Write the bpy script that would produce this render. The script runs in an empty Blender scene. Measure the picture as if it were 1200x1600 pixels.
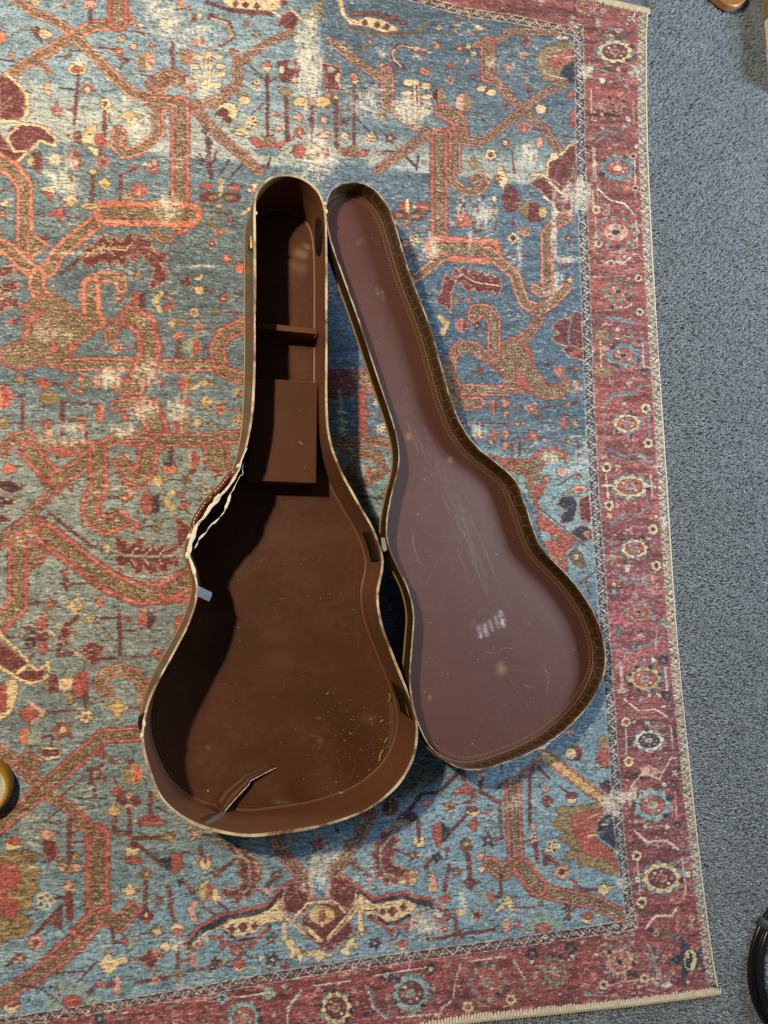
import bpy, bmesh, math, random
import numpy as np
from mathutils import Vector, Matrix
random.seed(7)
rng = np.random.default_rng(11)
sc = bpy.context.scene
C = sc.collection

# ------------------------------------------------------------------ camera
# phone held about 1.2 m above the rug, tilted a little sideways
F = 1040.0                       # focal length in photo pixels (photo 1200 x 1600)
NX, NY = 315.0, 897.0            # where the plumb line under the camera falls in the photo
H = 0.115                        # depth of the case body
KH = 0.105
HC = H * (1 + 1 / KH)            # camera height above the rug
_d = np.array([NX - 600, NY - 800, F]); _d /= np.linalg.norm(_d)
_up = -_d
_X = np.array([1., 0, 0]) - _d[0] * _d; _X /= np.linalg.norm(_X)
_Y = np.cross(_up, _X)
R3 = np.array([_X, _Y, _up])     # world = R3 @ cam  (cam: x right, y down, z forward)
def proj(P):
    v = (np.asarray(P, float) - [0, 0, HC]) @ R3
    return np.stack([600 + F * v[..., 0] / v[..., 2], 800 + F * v[..., 1] / v[..., 2]], -1)
def rays(px):
    px = np.atleast_2d(np.array(px, float))
    return np.c_[px[:, 0] - 600, px[:, 1] - 800, np.full(len(px), F)] @ R3.T
def at(px, z=0.0):
    v = rays(px); z = np.asarray(z, float)
    t = (z - HC) / v[:, 2]
    return np.c_[v[:, 0] * t, v[:, 1] * t, np.zeros(len(v)) + z]
def on_plane(px, P0, n):
    v = rays(px); o = np.array([0, 0, HC])
    t = ((P0 - o) @ n) / (v @ n)
    return o + v * t[:, None]

cam = bpy.data.cameras.new('camera'); co = bpy.data.objects.new('camera', cam); C.objects.link(co)
cam.sensor_fit = 'HORIZONTAL'; cam.sensor_width = 36; cam.lens = F / 1200 * 36
cam.clip_start = .02; cam.clip_end = 100
M = Matrix.Identity(4)
for i in range(3):
    M[i][0] = R3[i, 0]; M[i][1] = -R3[i, 1]; M[i][2] = -R3[i, 2]
M[0][3] = 0; M[1][3] = 0; M[2][3] = HC
co.matrix_world = M
sc.camera = co

# ------------------------------------------------------------------ light
w = bpy.data.worlds.new('World'); sc.world = w; w.use_nodes = True
bg = w.node_tree.nodes['Background']
bg.inputs[0].default_value = (.80, .90, 1.0, 1); bg.inputs[1].default_value = 0.065
sc.view_settings.view_transform = 'Standard'; sc.view_settings.look = 'None'
sc.view_settings.exposure = 0.0; sc.view_settings.gamma = 1.0

def lamp(name, kind, loc, energy, col, target=None, **kw):
    L = bpy.data.lights.new(name, kind); o = bpy.data.objects.new(name, L); C.objects.link(o)
    L.energy = energy; L.color = col; o.location = loc
    for k, v in kw.items(): setattr(L, k, v)
    if target is not None:
        o.rotation_euler = (Vector(target) - Vector(loc)).to_track_quat('-Z', 'Y').to_euler()
    return o
LC = at([(470, 720)])[0]
def off(d, r):
    d = np.array(d, float); d /= np.linalg.norm(d)
    return tuple(LC + d * r)
lamp('ceiling_bulb', 'POINT', off((-.66, .36, 1), 2.3), 205, (1, .82, .60), shadow_soft_size=.05)
lamp('ceiling_bulb_far', 'POINT', off((-.80, .58, 1.15), 3.0), 85, (1, .84, .64), shadow_soft_size=.12)
lamp('window', 'AREA', off((1, .20, .31), 2.8), 92, (.70, .84, 1), target=tuple(LC), shape='RECTANGLE', size=.7, size_y=.6)

# ------------------------------------------------------------------ object helpers
def link(o, parent=None):
    C.objects.link(o)
    if parent is not None: o.parent = parent
    return o
def tag(o, label=None, cat=None, group=None, kind=None):
    if label: o['label'] = label
    if cat: o['category'] = cat
    if group: o['group'] = group
    if kind: o['kind'] = kind
    return o
def empty(name, loc, label, cat, group=None):
    o = link(bpy.data.objects.new(name, None)); o.location = tuple(loc); o.empty_display_size = .05
    return tag(o, label, cat, group)
class MB:
    """collects verts and faces, then links them as one mesh object"""
    def __init__(s): s.v = []; s.f = []; s.m = []; s.uv = {}
    def add(s, verts, faces, mi=0, uvs=None):
        b = len(s.v); s.v += [tuple(map(float, p)) for p in verts]
        for i, f in enumerate(faces):
            if uvs is not None: s.uv[len(s.f)] = uvs[i]
            s.f.append(tuple(b + k for k in f)); s.m.append(mi)
    def box(s, c, ax, ay, az, mi=0):
        c = np.array(c, float); ax, ay, az = [np.array(q, float) for q in (ax, ay, az)]
        V = [c + i * ax + j * ay + k * az for k in (-1, 1) for j in (-1, 1) for i in (-1, 1)]
        s.add(V, [(0, 2, 3, 1), (4, 5, 7, 6), (0, 1, 5, 4), (2, 6, 7, 3), (0, 4, 6, 2), (1, 3, 7, 5)], mi)
    def tube(s, P, r, n=8, closed=False, mi=0, flat=1.0, up=(0, 0, 1)):
        P = np.array(P, float); N = len(P); r = np.broadcast_to(np.asarray(r, float), (N,))
        if closed: T = np.roll(P, -1, 0) - np.roll(P, 1, 0)
        else: T = np.gradient(P, axis=0)
        T /= np.linalg.norm(T, axis=1)[:, None] + 1e-12
        up = np.array(up, float); V = []
        for i in range(N):
            a = np.cross(T[i], up)
            if np.linalg.norm(a) < 1e-4: a = np.cross(T[i], [1, 0, 0])
            a /= np.linalg.norm(a); b = np.cross(a, T[i])
            for k in range(n):
                q = 2 * math.pi * k / n
                V.append(P[i] + r[i] * (math.cos(q) * a + flat * math.sin(q) * b))
        Fc = []
        for i in range(N if closed else N - 1):
            j = (i + 1) % N
            for k in range(n):
                l = (k + 1) % n
                Fc.append((i * n + k, i * n + l, j * n + l, j * n + k))
        if not closed: Fc += [tuple(range(n))[::-1], tuple((N - 1) * n + k for k in range(n))]
        s.add(V, Fc, mi)
    def strip(s, A, B, closed=False, mi=0, uv=None):
        N = len(A); Fc = []; U = []
        for i in range(N if closed else N - 1):
            j = (i + 1) % N
            Fc.append((i, j, N + j, N + i))
            if uv is not None: U.append([uv[i][0], uv[i + 1][0], uv[i + 1][1], uv[i][1]])
        s.add(list(A) + list(B), Fc, mi, U if uv is not None else None)
    def build(s, name, mats, parent=None, org=(0, 0, 0), smooth=True, bevel=0, sub=0):
        me = bpy.data.meshes.new(name); o3 = np.array(org, float)
        me.from_pydata([tuple(np.array(p) - o3) for p in s.v], [], s.f)
        for m in (mats if isinstance(mats, (list, tuple)) else [mats]): me.materials.append(m)
        me.polygons.foreach_set('material_index', s.m)
        if s.uv:
            L = me.uv_layers.new(name='UVMap')
            for fi, u in s.uv.items():
                p = me.polygons[fi]
                for k, li in enumerate(p.loop_indices): L.data[li].uv = u[k]
        bm = bmesh.new(); bm.from_mesh(me)
        bmesh.ops.recalc_face_normals(bm, faces=bm.faces); bm.to_mesh(me); bm.free()
        if smooth:
            me.polygons.foreach_set('use_smooth', [True] * len(me.polygons))
            me.set_sharp_from_angle(angle=math.radians(38))
        me.update()
        o = bpy.data.objects.new(name, me); link(o, parent)
        if bevel:
            md = o.modifiers.new('bevel', 'BEVEL'); md.width = bevel; md.segments = 2; md.limit_method = 'ANGLE'
        return o
def spline(P, n=16, closed=False):
    P = np.array(P, float); N = len(P); out = []
    for i in range(N if closed else N - 1):
        if closed: p0, p1, p2, p3 = P[i - 1], P[i], P[(i + 1) % N], P[(i + 2) % N]
        else: p0, p1, p2, p3 = P[max(i - 1, 0)], P[i], P[i + 1], P[min(i + 2, N - 1)]
        t = np.linspace(0, 1, n, endpoint=False)[:, None]
        out.append(.5 * (2 * p1 + (p2 - p0) * t + (2 * p0 - 5 * p1 + 4 * p2 - p3) * t ** 2 + (3 * p1 - p0 - 3 * p2 + p3) * t ** 3))
    out = np.concatenate(out)
    return out if closed else np.concatenate([out, P[-1:]])
def resample(P, n, closed=False):
    P = np.array(P, float)
    Q = np.concatenate([P, P[:1]]) if closed else P
    s = np.concatenate([[0], np.cumsum(np.linalg.norm(np.diff(Q, axis=0), axis=1))])
    t = np.linspace(0, s[-1], n, endpoint=not closed)
    return np.stack([np.interp(t, s, Q[:, k]) for k in range(Q.shape[1])], 1)
def inset(P, d):
    """closed 2D loop moved inwards by d (d may be an array)"""
    P = np.array(P, float); T = np.roll(P, -1, 0) - np.roll(P, 1, 0)
    T /= np.linalg.norm(T, axis=1)[:, None]
    Nn = np.stack([-T[:, 1], T[:, 0]], 1)
    area = np.sum(P[:, 0] * np.roll(P[:, 1], -1) - np.roll(P[:, 0], -1) * P[:, 1])
    if area < 0: Nn = -Nn
    return P + Nn * np.reshape(d, (-1, 1))
def z3(P, z): return np.c_[P, np.zeros(len(P)) + z]

# ------------------------------------------------------------------ materials
def mat(name, col, rough=.6, spec=.5, metal=0, sheen=0, coat=0):
    m = bpy.data.materials.new(name); m.use_nodes = True
    b = m.node_tree.nodes['Principled BSDF']
    b.inputs['Base Color'].default_value = (*col, 1); b.inputs['Roughness'].default_value = rough
    b.inputs['Specular IOR Level'].default_value = spec; b.inputs['Metallic'].default_value = metal
    b.inputs['Sheen Weight'].default_value = sheen; b.inputs['Coat Weight'].default_value = coat
    return m
def nd(m, t, **kw):
    n = m.node_tree.nodes.new(t)
    for k, v in kw.items():
        if k.startswith('i_'): n.inputs[k[2:].replace('_', ' ')].default_value = v
        else: setattr(n, k, v)
    return n
def ln(m, a, b): m.node_tree.links.new(a, b)
def bsdf(m): return m.node_tree.nodes['Principled BSDF']
def ramp(m, src, stops):
    r = nd(m, 'ShaderNodeValToRGB'); el = r.color_ramp.elements
    while len(el) < len(stops): el.new(.5)
    for e, (p, c) in zip(el, stops): e.position = p; e.color = (*c, 1)
    ln(m, src, r.inputs[0]); return r.outputs[0]
def noise(m, scale, detail=4, rough=.6, vec=None, dist=0):
    n = nd(m, 'ShaderNodeTexNoise'); n.inputs['Scale'].default_value = scale
    n.inputs['Detail'].default_value = detail; n.inputs['Roughness'].default_value = rough
    n.inputs['Distortion'].default_value = dist
    if vec is None:
        tc = nd(m, 'ShaderNodeTexCoord'); vec = tc.outputs['Object']
    ln(m, vec, n.inputs['Vector']); return n.outputs['Fac']
def mapped(m, scale=(1, 1, 1), rot=(0, 0, 0), out='Object'):
    tc = nd(m, 'ShaderNodeTexCoord'); mp = nd(m, 'ShaderNodeMapping')
    mp.inputs['Scale'].default_value = scale; mp.inputs['Rotation'].default_value = rot
    ln(m, tc.outputs[out], mp.inputs[0]); return mp.outputs[0]
def mix(m, fac, a, b, mode='MIX'):
    n = nd(m, 'ShaderNodeMix', data_type='RGBA', blend_type=mode)
    for s, v in ((n.inputs[0], fac), (n.inputs[6], a), (n.inputs[7], b)):
        if isinstance(v, (int, float)): s.default_value = v
        elif isinstance(v, tuple): s.default_value = (*v, 1)
        else: ln(m, v, s)
    return n.outputs[2]
def bump(m, h, strength=.3, dist=.001):
    b = nd(m, 'ShaderNodeBump'); b.inputs['Strength'].default_value = strength; b.inputs['Distance'].default_value = dist
    ln(m, h, b.inputs['Height']); ln(m, b.outputs[0], bsdf(m).inputs['Normal'])
def new_image(name, arr, space='sRGB'):
    h, wd = arr.shape[:2]
    im = bpy.data.images.new(name, wd, h); im.colorspace_settings.name = space
    out = np.ones((h, wd, 4), np.float32); out[..., :3] = np.clip(arr, 0, 1) if arr.ndim == 3 else np.clip(arr, 0, 1)[..., None]
    im.pixels.foreach_set(out.ravel()); im.update(); im.pack()
    return im
# ------------------------------------------------------------------ the rug's woven design
# drawn motif by motif on a numpy canvas, then laid into the rug's own flat coordinates
S = 2; MX, MY = 40, 40
CW, CH = 1240, 1680
PAL = dict(R=(168, 74, 66), O=(208, 106, 80), M=(104, 46, 50), D=(66, 40, 52), C=(222, 192, 138), W=(212, 204, 186),
           T=(138, 112, 72), G=(128, 150, 132), N=(40, 46, 66), P=(216, 148, 128), B=(102, 84, 66), K=(80, 60, 54),
           Y=(202, 164, 96), S=(92, 128, 138), L=(122, 166, 176))
PAL = {k: np.array(v, np.float32) / 255 for k, v in PAL.items()}
cv = np.zeros((CH * S, CW * S, 3), np.float32)
def blur(a, k, axis):
    if k < 2: return a
    c = np.cumsum(np.concatenate([np.repeat(np.take(a, [0], axis), k, axis), a, np.repeat(np.take(a, [-1], axis), k, axis)], axis), axis)
    n = a.shape[axis]; lo = k - k // 2
    return (np.take(c, range(lo + k - 1, lo + k - 1 + n), axis) - np.take(c, range(lo - 1, lo - 1 + n), axis)) / k
def lown(h, wd, kx, ky, r=rng):
    sh = (max(4, int(h / ky) + 3), max(4, int(wd / kx) + 3))
    g = r.standard_normal(sh).astype(np.float32)
    yi = np.linspace(0, sh[0] - 2.001, h); xi = np.linspace(0, sh[1] - 2.001, wd)
    y0 = yi.astype(int); x0 = xi.astype(int); fy = (yi - y0)[:, None]; fx = (xi - x0)[None]
    fy = fy * fy * (3 - 2 * fy); fx = fx * fx * (3 - 2 * fx)
    a = g[y0][:, x0]; b = g[y0][:, x0 + 1]; c = g[y0 + 1][:, x0]; d = g[y0 + 1][:, x0 + 1]
    return ((a * (1 - fx) + b * fx) * (1 - fy) + (c * (1 - fx) + d * fx) * fy).astype(np.float32)

# ground colours: bands of slightly different dye (abrash) running across the rug
yy, xx = np.mgrid[0:CH * S, 0:CW * S].astype(np.float32)
PX = xx / S - MX; PY = yy / S - MY
row = 800 + (PY - 800) * (5600 - 480) / (5600 - PX) + 3 * lown(CH * S, CW * S, 160, 16)
def track(keys):
    k = np.array([q[0] for q in keys], float); c = np.array([q[1] for q in keys], float) / 255
    return np.stack([np.interp(row, k, c[:, i]) for i in range(3)], -1).astype(np.float32)
left = track([(-60, (92, 134, 150)), (60, (100, 146, 160)), (175, (112, 154, 162)), (205, (142, 160, 144)), (236, (158, 172, 152)), (262, (156, 170, 150)), (268, (78, 116, 128)), (330, (84, 122, 130)), (420, (72, 108, 120)), (560, (76, 112, 122)), (640, (84, 118, 124)), (700, (112, 136, 126)), (800, (118, 142, 130)), (980, (112, 138, 132)), (1060, (104, 134, 132)), (1280, (104, 140, 142)), (1320, (92, 146, 162)), (1660, (98, 154, 174))])
right = track([(-60, (60, 98, 122)), (60, (64, 102, 126)), (130, (74, 112, 130)), (190, (86, 124, 138)), (224, (150, 166, 150)), (246, (158, 172, 156)), (252, (72, 112, 136)), (330, (66, 108, 136)), (420, (56, 98, 130)), (620, (60, 102, 132)), (690, (72, 114, 136)), (712, (104, 154, 166)), (860, (112, 160, 170)), (940, (70, 122, 150)), (1150, (72, 128, 158)), (1230, (92, 148, 174)), (1660, (102, 156, 176))])
fx = np.clip((PX - 460) / 60, 0, 1)[..., None]
cv[:] = left * (1 - fx) + right * fx
cv[:] = cv * .68 + (cv @ np.array((.35, .5, .15), np.float32) * .32)[..., None] * np.array((1.06, 1.02, .98), np.float32)
cv *= np.array((.97, .985, 1.0), np.float32) + np.array((0, 0, .05), np.float32) * (1 - np.clip((PX - 500) / 500, 0, .8))[..., None]  # extra blue towards the left, painted in to offset the warm lamp's tint
n1 = lown(CH * S, CW * S, 120, 14); cv *= (1 + .07 * n1)[..., None]
# speckled filling of the vine bands
spk = np.zeros_like(cv); spk[:] = np.array((124, 96, 68), np.float32) / 255
spk[:] = spk * (1 - .5 * np.clip((PY - 900) / 500, 0, 1))[..., None] + np.array((92, 74, 62), np.float32) / 255 * (.5 * np.clip((PY - 900) / 500, 0, 1))[..., None]
t = np.clip(.5 + .5 * lown(CH * S, CW * S, 60, 40), 0, 1)[..., None]
spk = spk * (1 - .45 * t) + np.array((166, 114, 76), np.float32) / 255 * (.45 * t)
cell = 10
gy, gx = np.mgrid[0:CH * S // cell + 1, 0:CW * S // cell + 1]
cy = (gy * cell + rng.uniform(2, cell - 2, gy.shape)); cx = (gx * cell + rng.uniform(2, cell - 2, gx.shape))
iy = np.minimum((yy / cell).astype(int), gy.shape[0] - 1); ix = np.minimum((xx / cell).astype(int), gy.shape[1] - 1)
dd = np.hypot(yy - cy[iy, ix], xx - cx[iy, ix])
spk[dd < 4.4] = np.array((58, 48, 36), np.float32) / 255
spk[dd < 2.4] = np.array((208, 184, 146), np.float32) / 255
del iy, ix, dd
def box_of(pts, pad):
    x0, y0 = np.min(pts, 0) - pad; x1, y1 = np.max(pts, 0) + pad
    a = max(0, int((x0 + MX) * S)); b = min(CW * S, int((x1 + MX) * S) + 2)
    c = max(0, int((y0 + MY) * S)); d = min(CH * S, int((y1 + MY) * S) + 2)
    return a, b, c, d
def put(bx, mask, col):
    a, b, c, d = bx
    if isinstance(col, str): col = spk[c:d, a:b][mask] if col == 'spk' else PAL[col]
    cv[c:d, a:b][mask] = col
def seg_d(X, Y, p, q):
    ux, uy = q[0] - p[0], q[1] - p[1]; L = ux * ux + uy * uy + 1e-9
    t = np.clip(((X - p[0]) * ux + (Y - p[1]) * uy) / L, 0, 1)
    return np.hypot(X - p[0] - t * ux, Y - p[1] - t * uy)
def line(pts, wd, col, closed=False):
    if closed: pts = list(pts) + [pts[0]]
    for p, q in zip(pts[:-1], pts[1:]):
        bx = box_of(np.array([p, q]), wd); a, b, c, d = bx
        if b <= a or d <= c: continue
        put(bx, seg_d(PX[c:d, a:b], PY[c:d, a:b], p, q) < wd / 2, col)
def poly(pts, col):
    P = np.array(pts, float); bx = box_of(P, 1); a, b, c, d = bx
    if b <= a or d <= c: return
    X, Y = PX[c:d, a:b], PY[c:d, a:b]; ins = np.zeros(X.shape, bool)
    for p, q in zip(P, np.roll(P, -1, 0)):
        if p[1] == q[1]: continue
        ins ^= ((p[1] > Y) != (q[1] > Y)) & (X < (q[0] - p[0]) * (Y - p[1]) / (q[1] - p[1]) + p[0])
    put(bx, ins, col)
def ell(cx, cy, rx, ry, col, ol=None, ow=1.1):
    if ol: ell(cx, cy, rx + ow, ry + ow, ol)
    bx = box_of(np.array([(cx - rx, cy - ry), (cx + rx, cy + ry)]), 1); a, b, c, d = bx
    if b <= a or d <= c: return
    put(bx, ((PX[c:d, a:b] - cx) / rx) ** 2 + ((PY[c:d, a:b] - cy) / ry) ** 2 < 1, col)
def star(cx, cy, r, col, ol='K'):
    a0 = random.choice((0, .3, .6, -.3)); n = random.choice((4, 5, 5))
    P = []
    for k in range(2 * n):
        q = a0 + math.pi * k / n; rr = r * (.78 * random.uniform(.85, 1.1) if k % 2 == 0 else .34)
        P.append((cx + rr * math.cos(q), cy + rr * math.sin(q)))
    line(P, 2.2, ol, True); poly(P, col)
def curve(pts): return [tuple(p) for p in spline(np.array(pts, float), 6)] if len(pts) > 2 else pts
LIGHT = (.80, .62, .50)
PAL['E'] = np.array(LIGHT, np.float32)
def paint(txt):
    for raw in txt.splitlines():
        raw = raw.strip()
        if not raw or raw[0] == '#': continue
        k = raw.split(); op = k[0]
        pts = lambda i: [tuple(map(float, q.split(','))) for q in k[i:]]
        if op == 'v':
            wd = float(k[1]); col = k[2]; P = pts(3)
            line(P, wd + 1.6, 'K'); line(P, wd, col)
            k_ = .46 if col == 'O' else .48
            line(P, wd * (k_ + .30), 'E'); line(P, wd * (k_ + .30) - 1.6, col); line(P, wd * k_ + 1.6, 'K'); line(P, wd * k_, 'spk' if col != 'Y' else 'Y')
            if col == 'Y': line(P, wd - 2, 'R'); line(P, wd - 7, 'E'); line(P, wd - 8.5, 'Y')
        elif op == 'l':
            wd = float(k[1]); P = pts(3)
            if wd >= 4 and k[2] in 'MDRC': line(P, wd + 1.6, 'K')
            line(P, wd, k[2])
            if wd >= 4.5 and k[2] in 'MD':
                for p in resample(np.array(P), max(2, int(len(P) * 5))): ell(p[0], p[1], 1, .8, 'R')
        elif op == 'p': P = pts(2); line(P, 2.2, 'K', True); poly(P, k[1])
        elif op == 'o': P = pts(2); line(P, 4.2, 'K', True); line(P, 2.8, 'E', True); poly(P, k[1])
        elif op == 'y': P = pts(2); line(P, 9, 'K', True); line(P, 7.4, k[1], True); poly(P, 'spk')
        elif op == 'x': poly(pts(2), 'spk')
        else:
            a = list(map(float, k[-1].split(',')))
            if op == 'e': ell(*a[:4], k[1], 'K' if k[1] in 'CYPORMWT' and min(a[2:4]) > 3 else None)
            elif op == 's': star(a[0], a[1], a[2], k[1], 'E' if k[1] in 'MNR' and random.random() < .5 else 'K'); ell(a[0], a[1], a[2] * .16, a[2] * .16, random.choice('CPEK'))
            elif op == 'd':
                P = [(a[0] - a[2], a[1]), (a[0], a[1] - a[2]), (a[0] + a[2], a[1]), (a[0], a[1] + a[2])]
                line(P, 2, 'K', True); poly(P, k[1])
            elif op == 'h':
                cx, cy, rx, ry = a
                P = [(cx + rx * math.cos(q), cy + ry * math.sin(q)) for q in np.arange(8) * math.pi / 4 + .39]
                line(P, 3, 'K', True); line(P, 1.6, 'E', True); poly(P, k[2]); poly([(min(x, cx), y) for x, y in P], k[1]); line([(cx, cy - ry * .9), (cx, cy + ry * .9)], 1.2, 'E')
            elif op == 'f':
                n = 6 if a[2] < 9 else 5
                for ph in (0, 1):
                    for q in range(n):
                        t = 2 * math.pi * q / n + .3; rr = a[2] * .62; pr = a[2] * .42
                        ell(a[0] + rr * math.cos(t), a[1] + rr * math.sin(t), pr + (1.2 if ph == 0 else 0), pr + (1.2 if ph == 0 else 0), 'K' if ph == 0 else k[1])
                ell(a[0], a[1], a[2] * .36, a[2] * .36, k[2], 'K', .8)
            elif op == 'g':
                for q in range(5):
                    t = 2 * math.pi * q / 5; rr = a[2] * .6
                    ell(a[0] + rr * math.cos(t), a[1] + rr * math.sin(t), a[2] * .42, a[2] * .42, k[1])
                    ell(a[0] + rr * math.cos(t), a[1] + rr * math.sin(t), a[2] * .22, a[2] * .22, random.choice('SMSK'))
            elif op == 'b':
                cx, cy, rx, ry = a
                for q in range(10):
                    t = 2 * math.pi * q / 10 + .15
                    ell(cx + 1.22 * rx * math.cos(t), cy + 1.22 * ry * math.sin(t), rx * .17, ry * .22, random.choice('SSNG'), 'K', .8)
                for q in range(10):
                    t = 2 * math.pi * q / 10 + .46
                    ell(cx + .95 * rx * math.cos(t), cy + .95 * ry * math.sin(t), rx * .22, ry * .26, k[1])
                ell(cx, cy, rx, ry, k[1]); ell(cx, cy, rx * .80, ry * .76, k[2], 'K')
                for q in range(8):
                    t = 2 * math.pi * q / 8
                    ell(cx + .56 * rx * math.cos(t), cy + .56 * ry * math.sin(t), rx * .1, ry * .12, 'GWSK'[q % 4])
                ell(cx, cy, rx * .34, ry * .32, 'E'); ell(cx, cy, rx * .26, ry * .24, k[3])
def interp_poly(pts):
    P = np.array(pts, float); return lambda y: np.interp(y, P[:, 1], P[:, 0])
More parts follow.
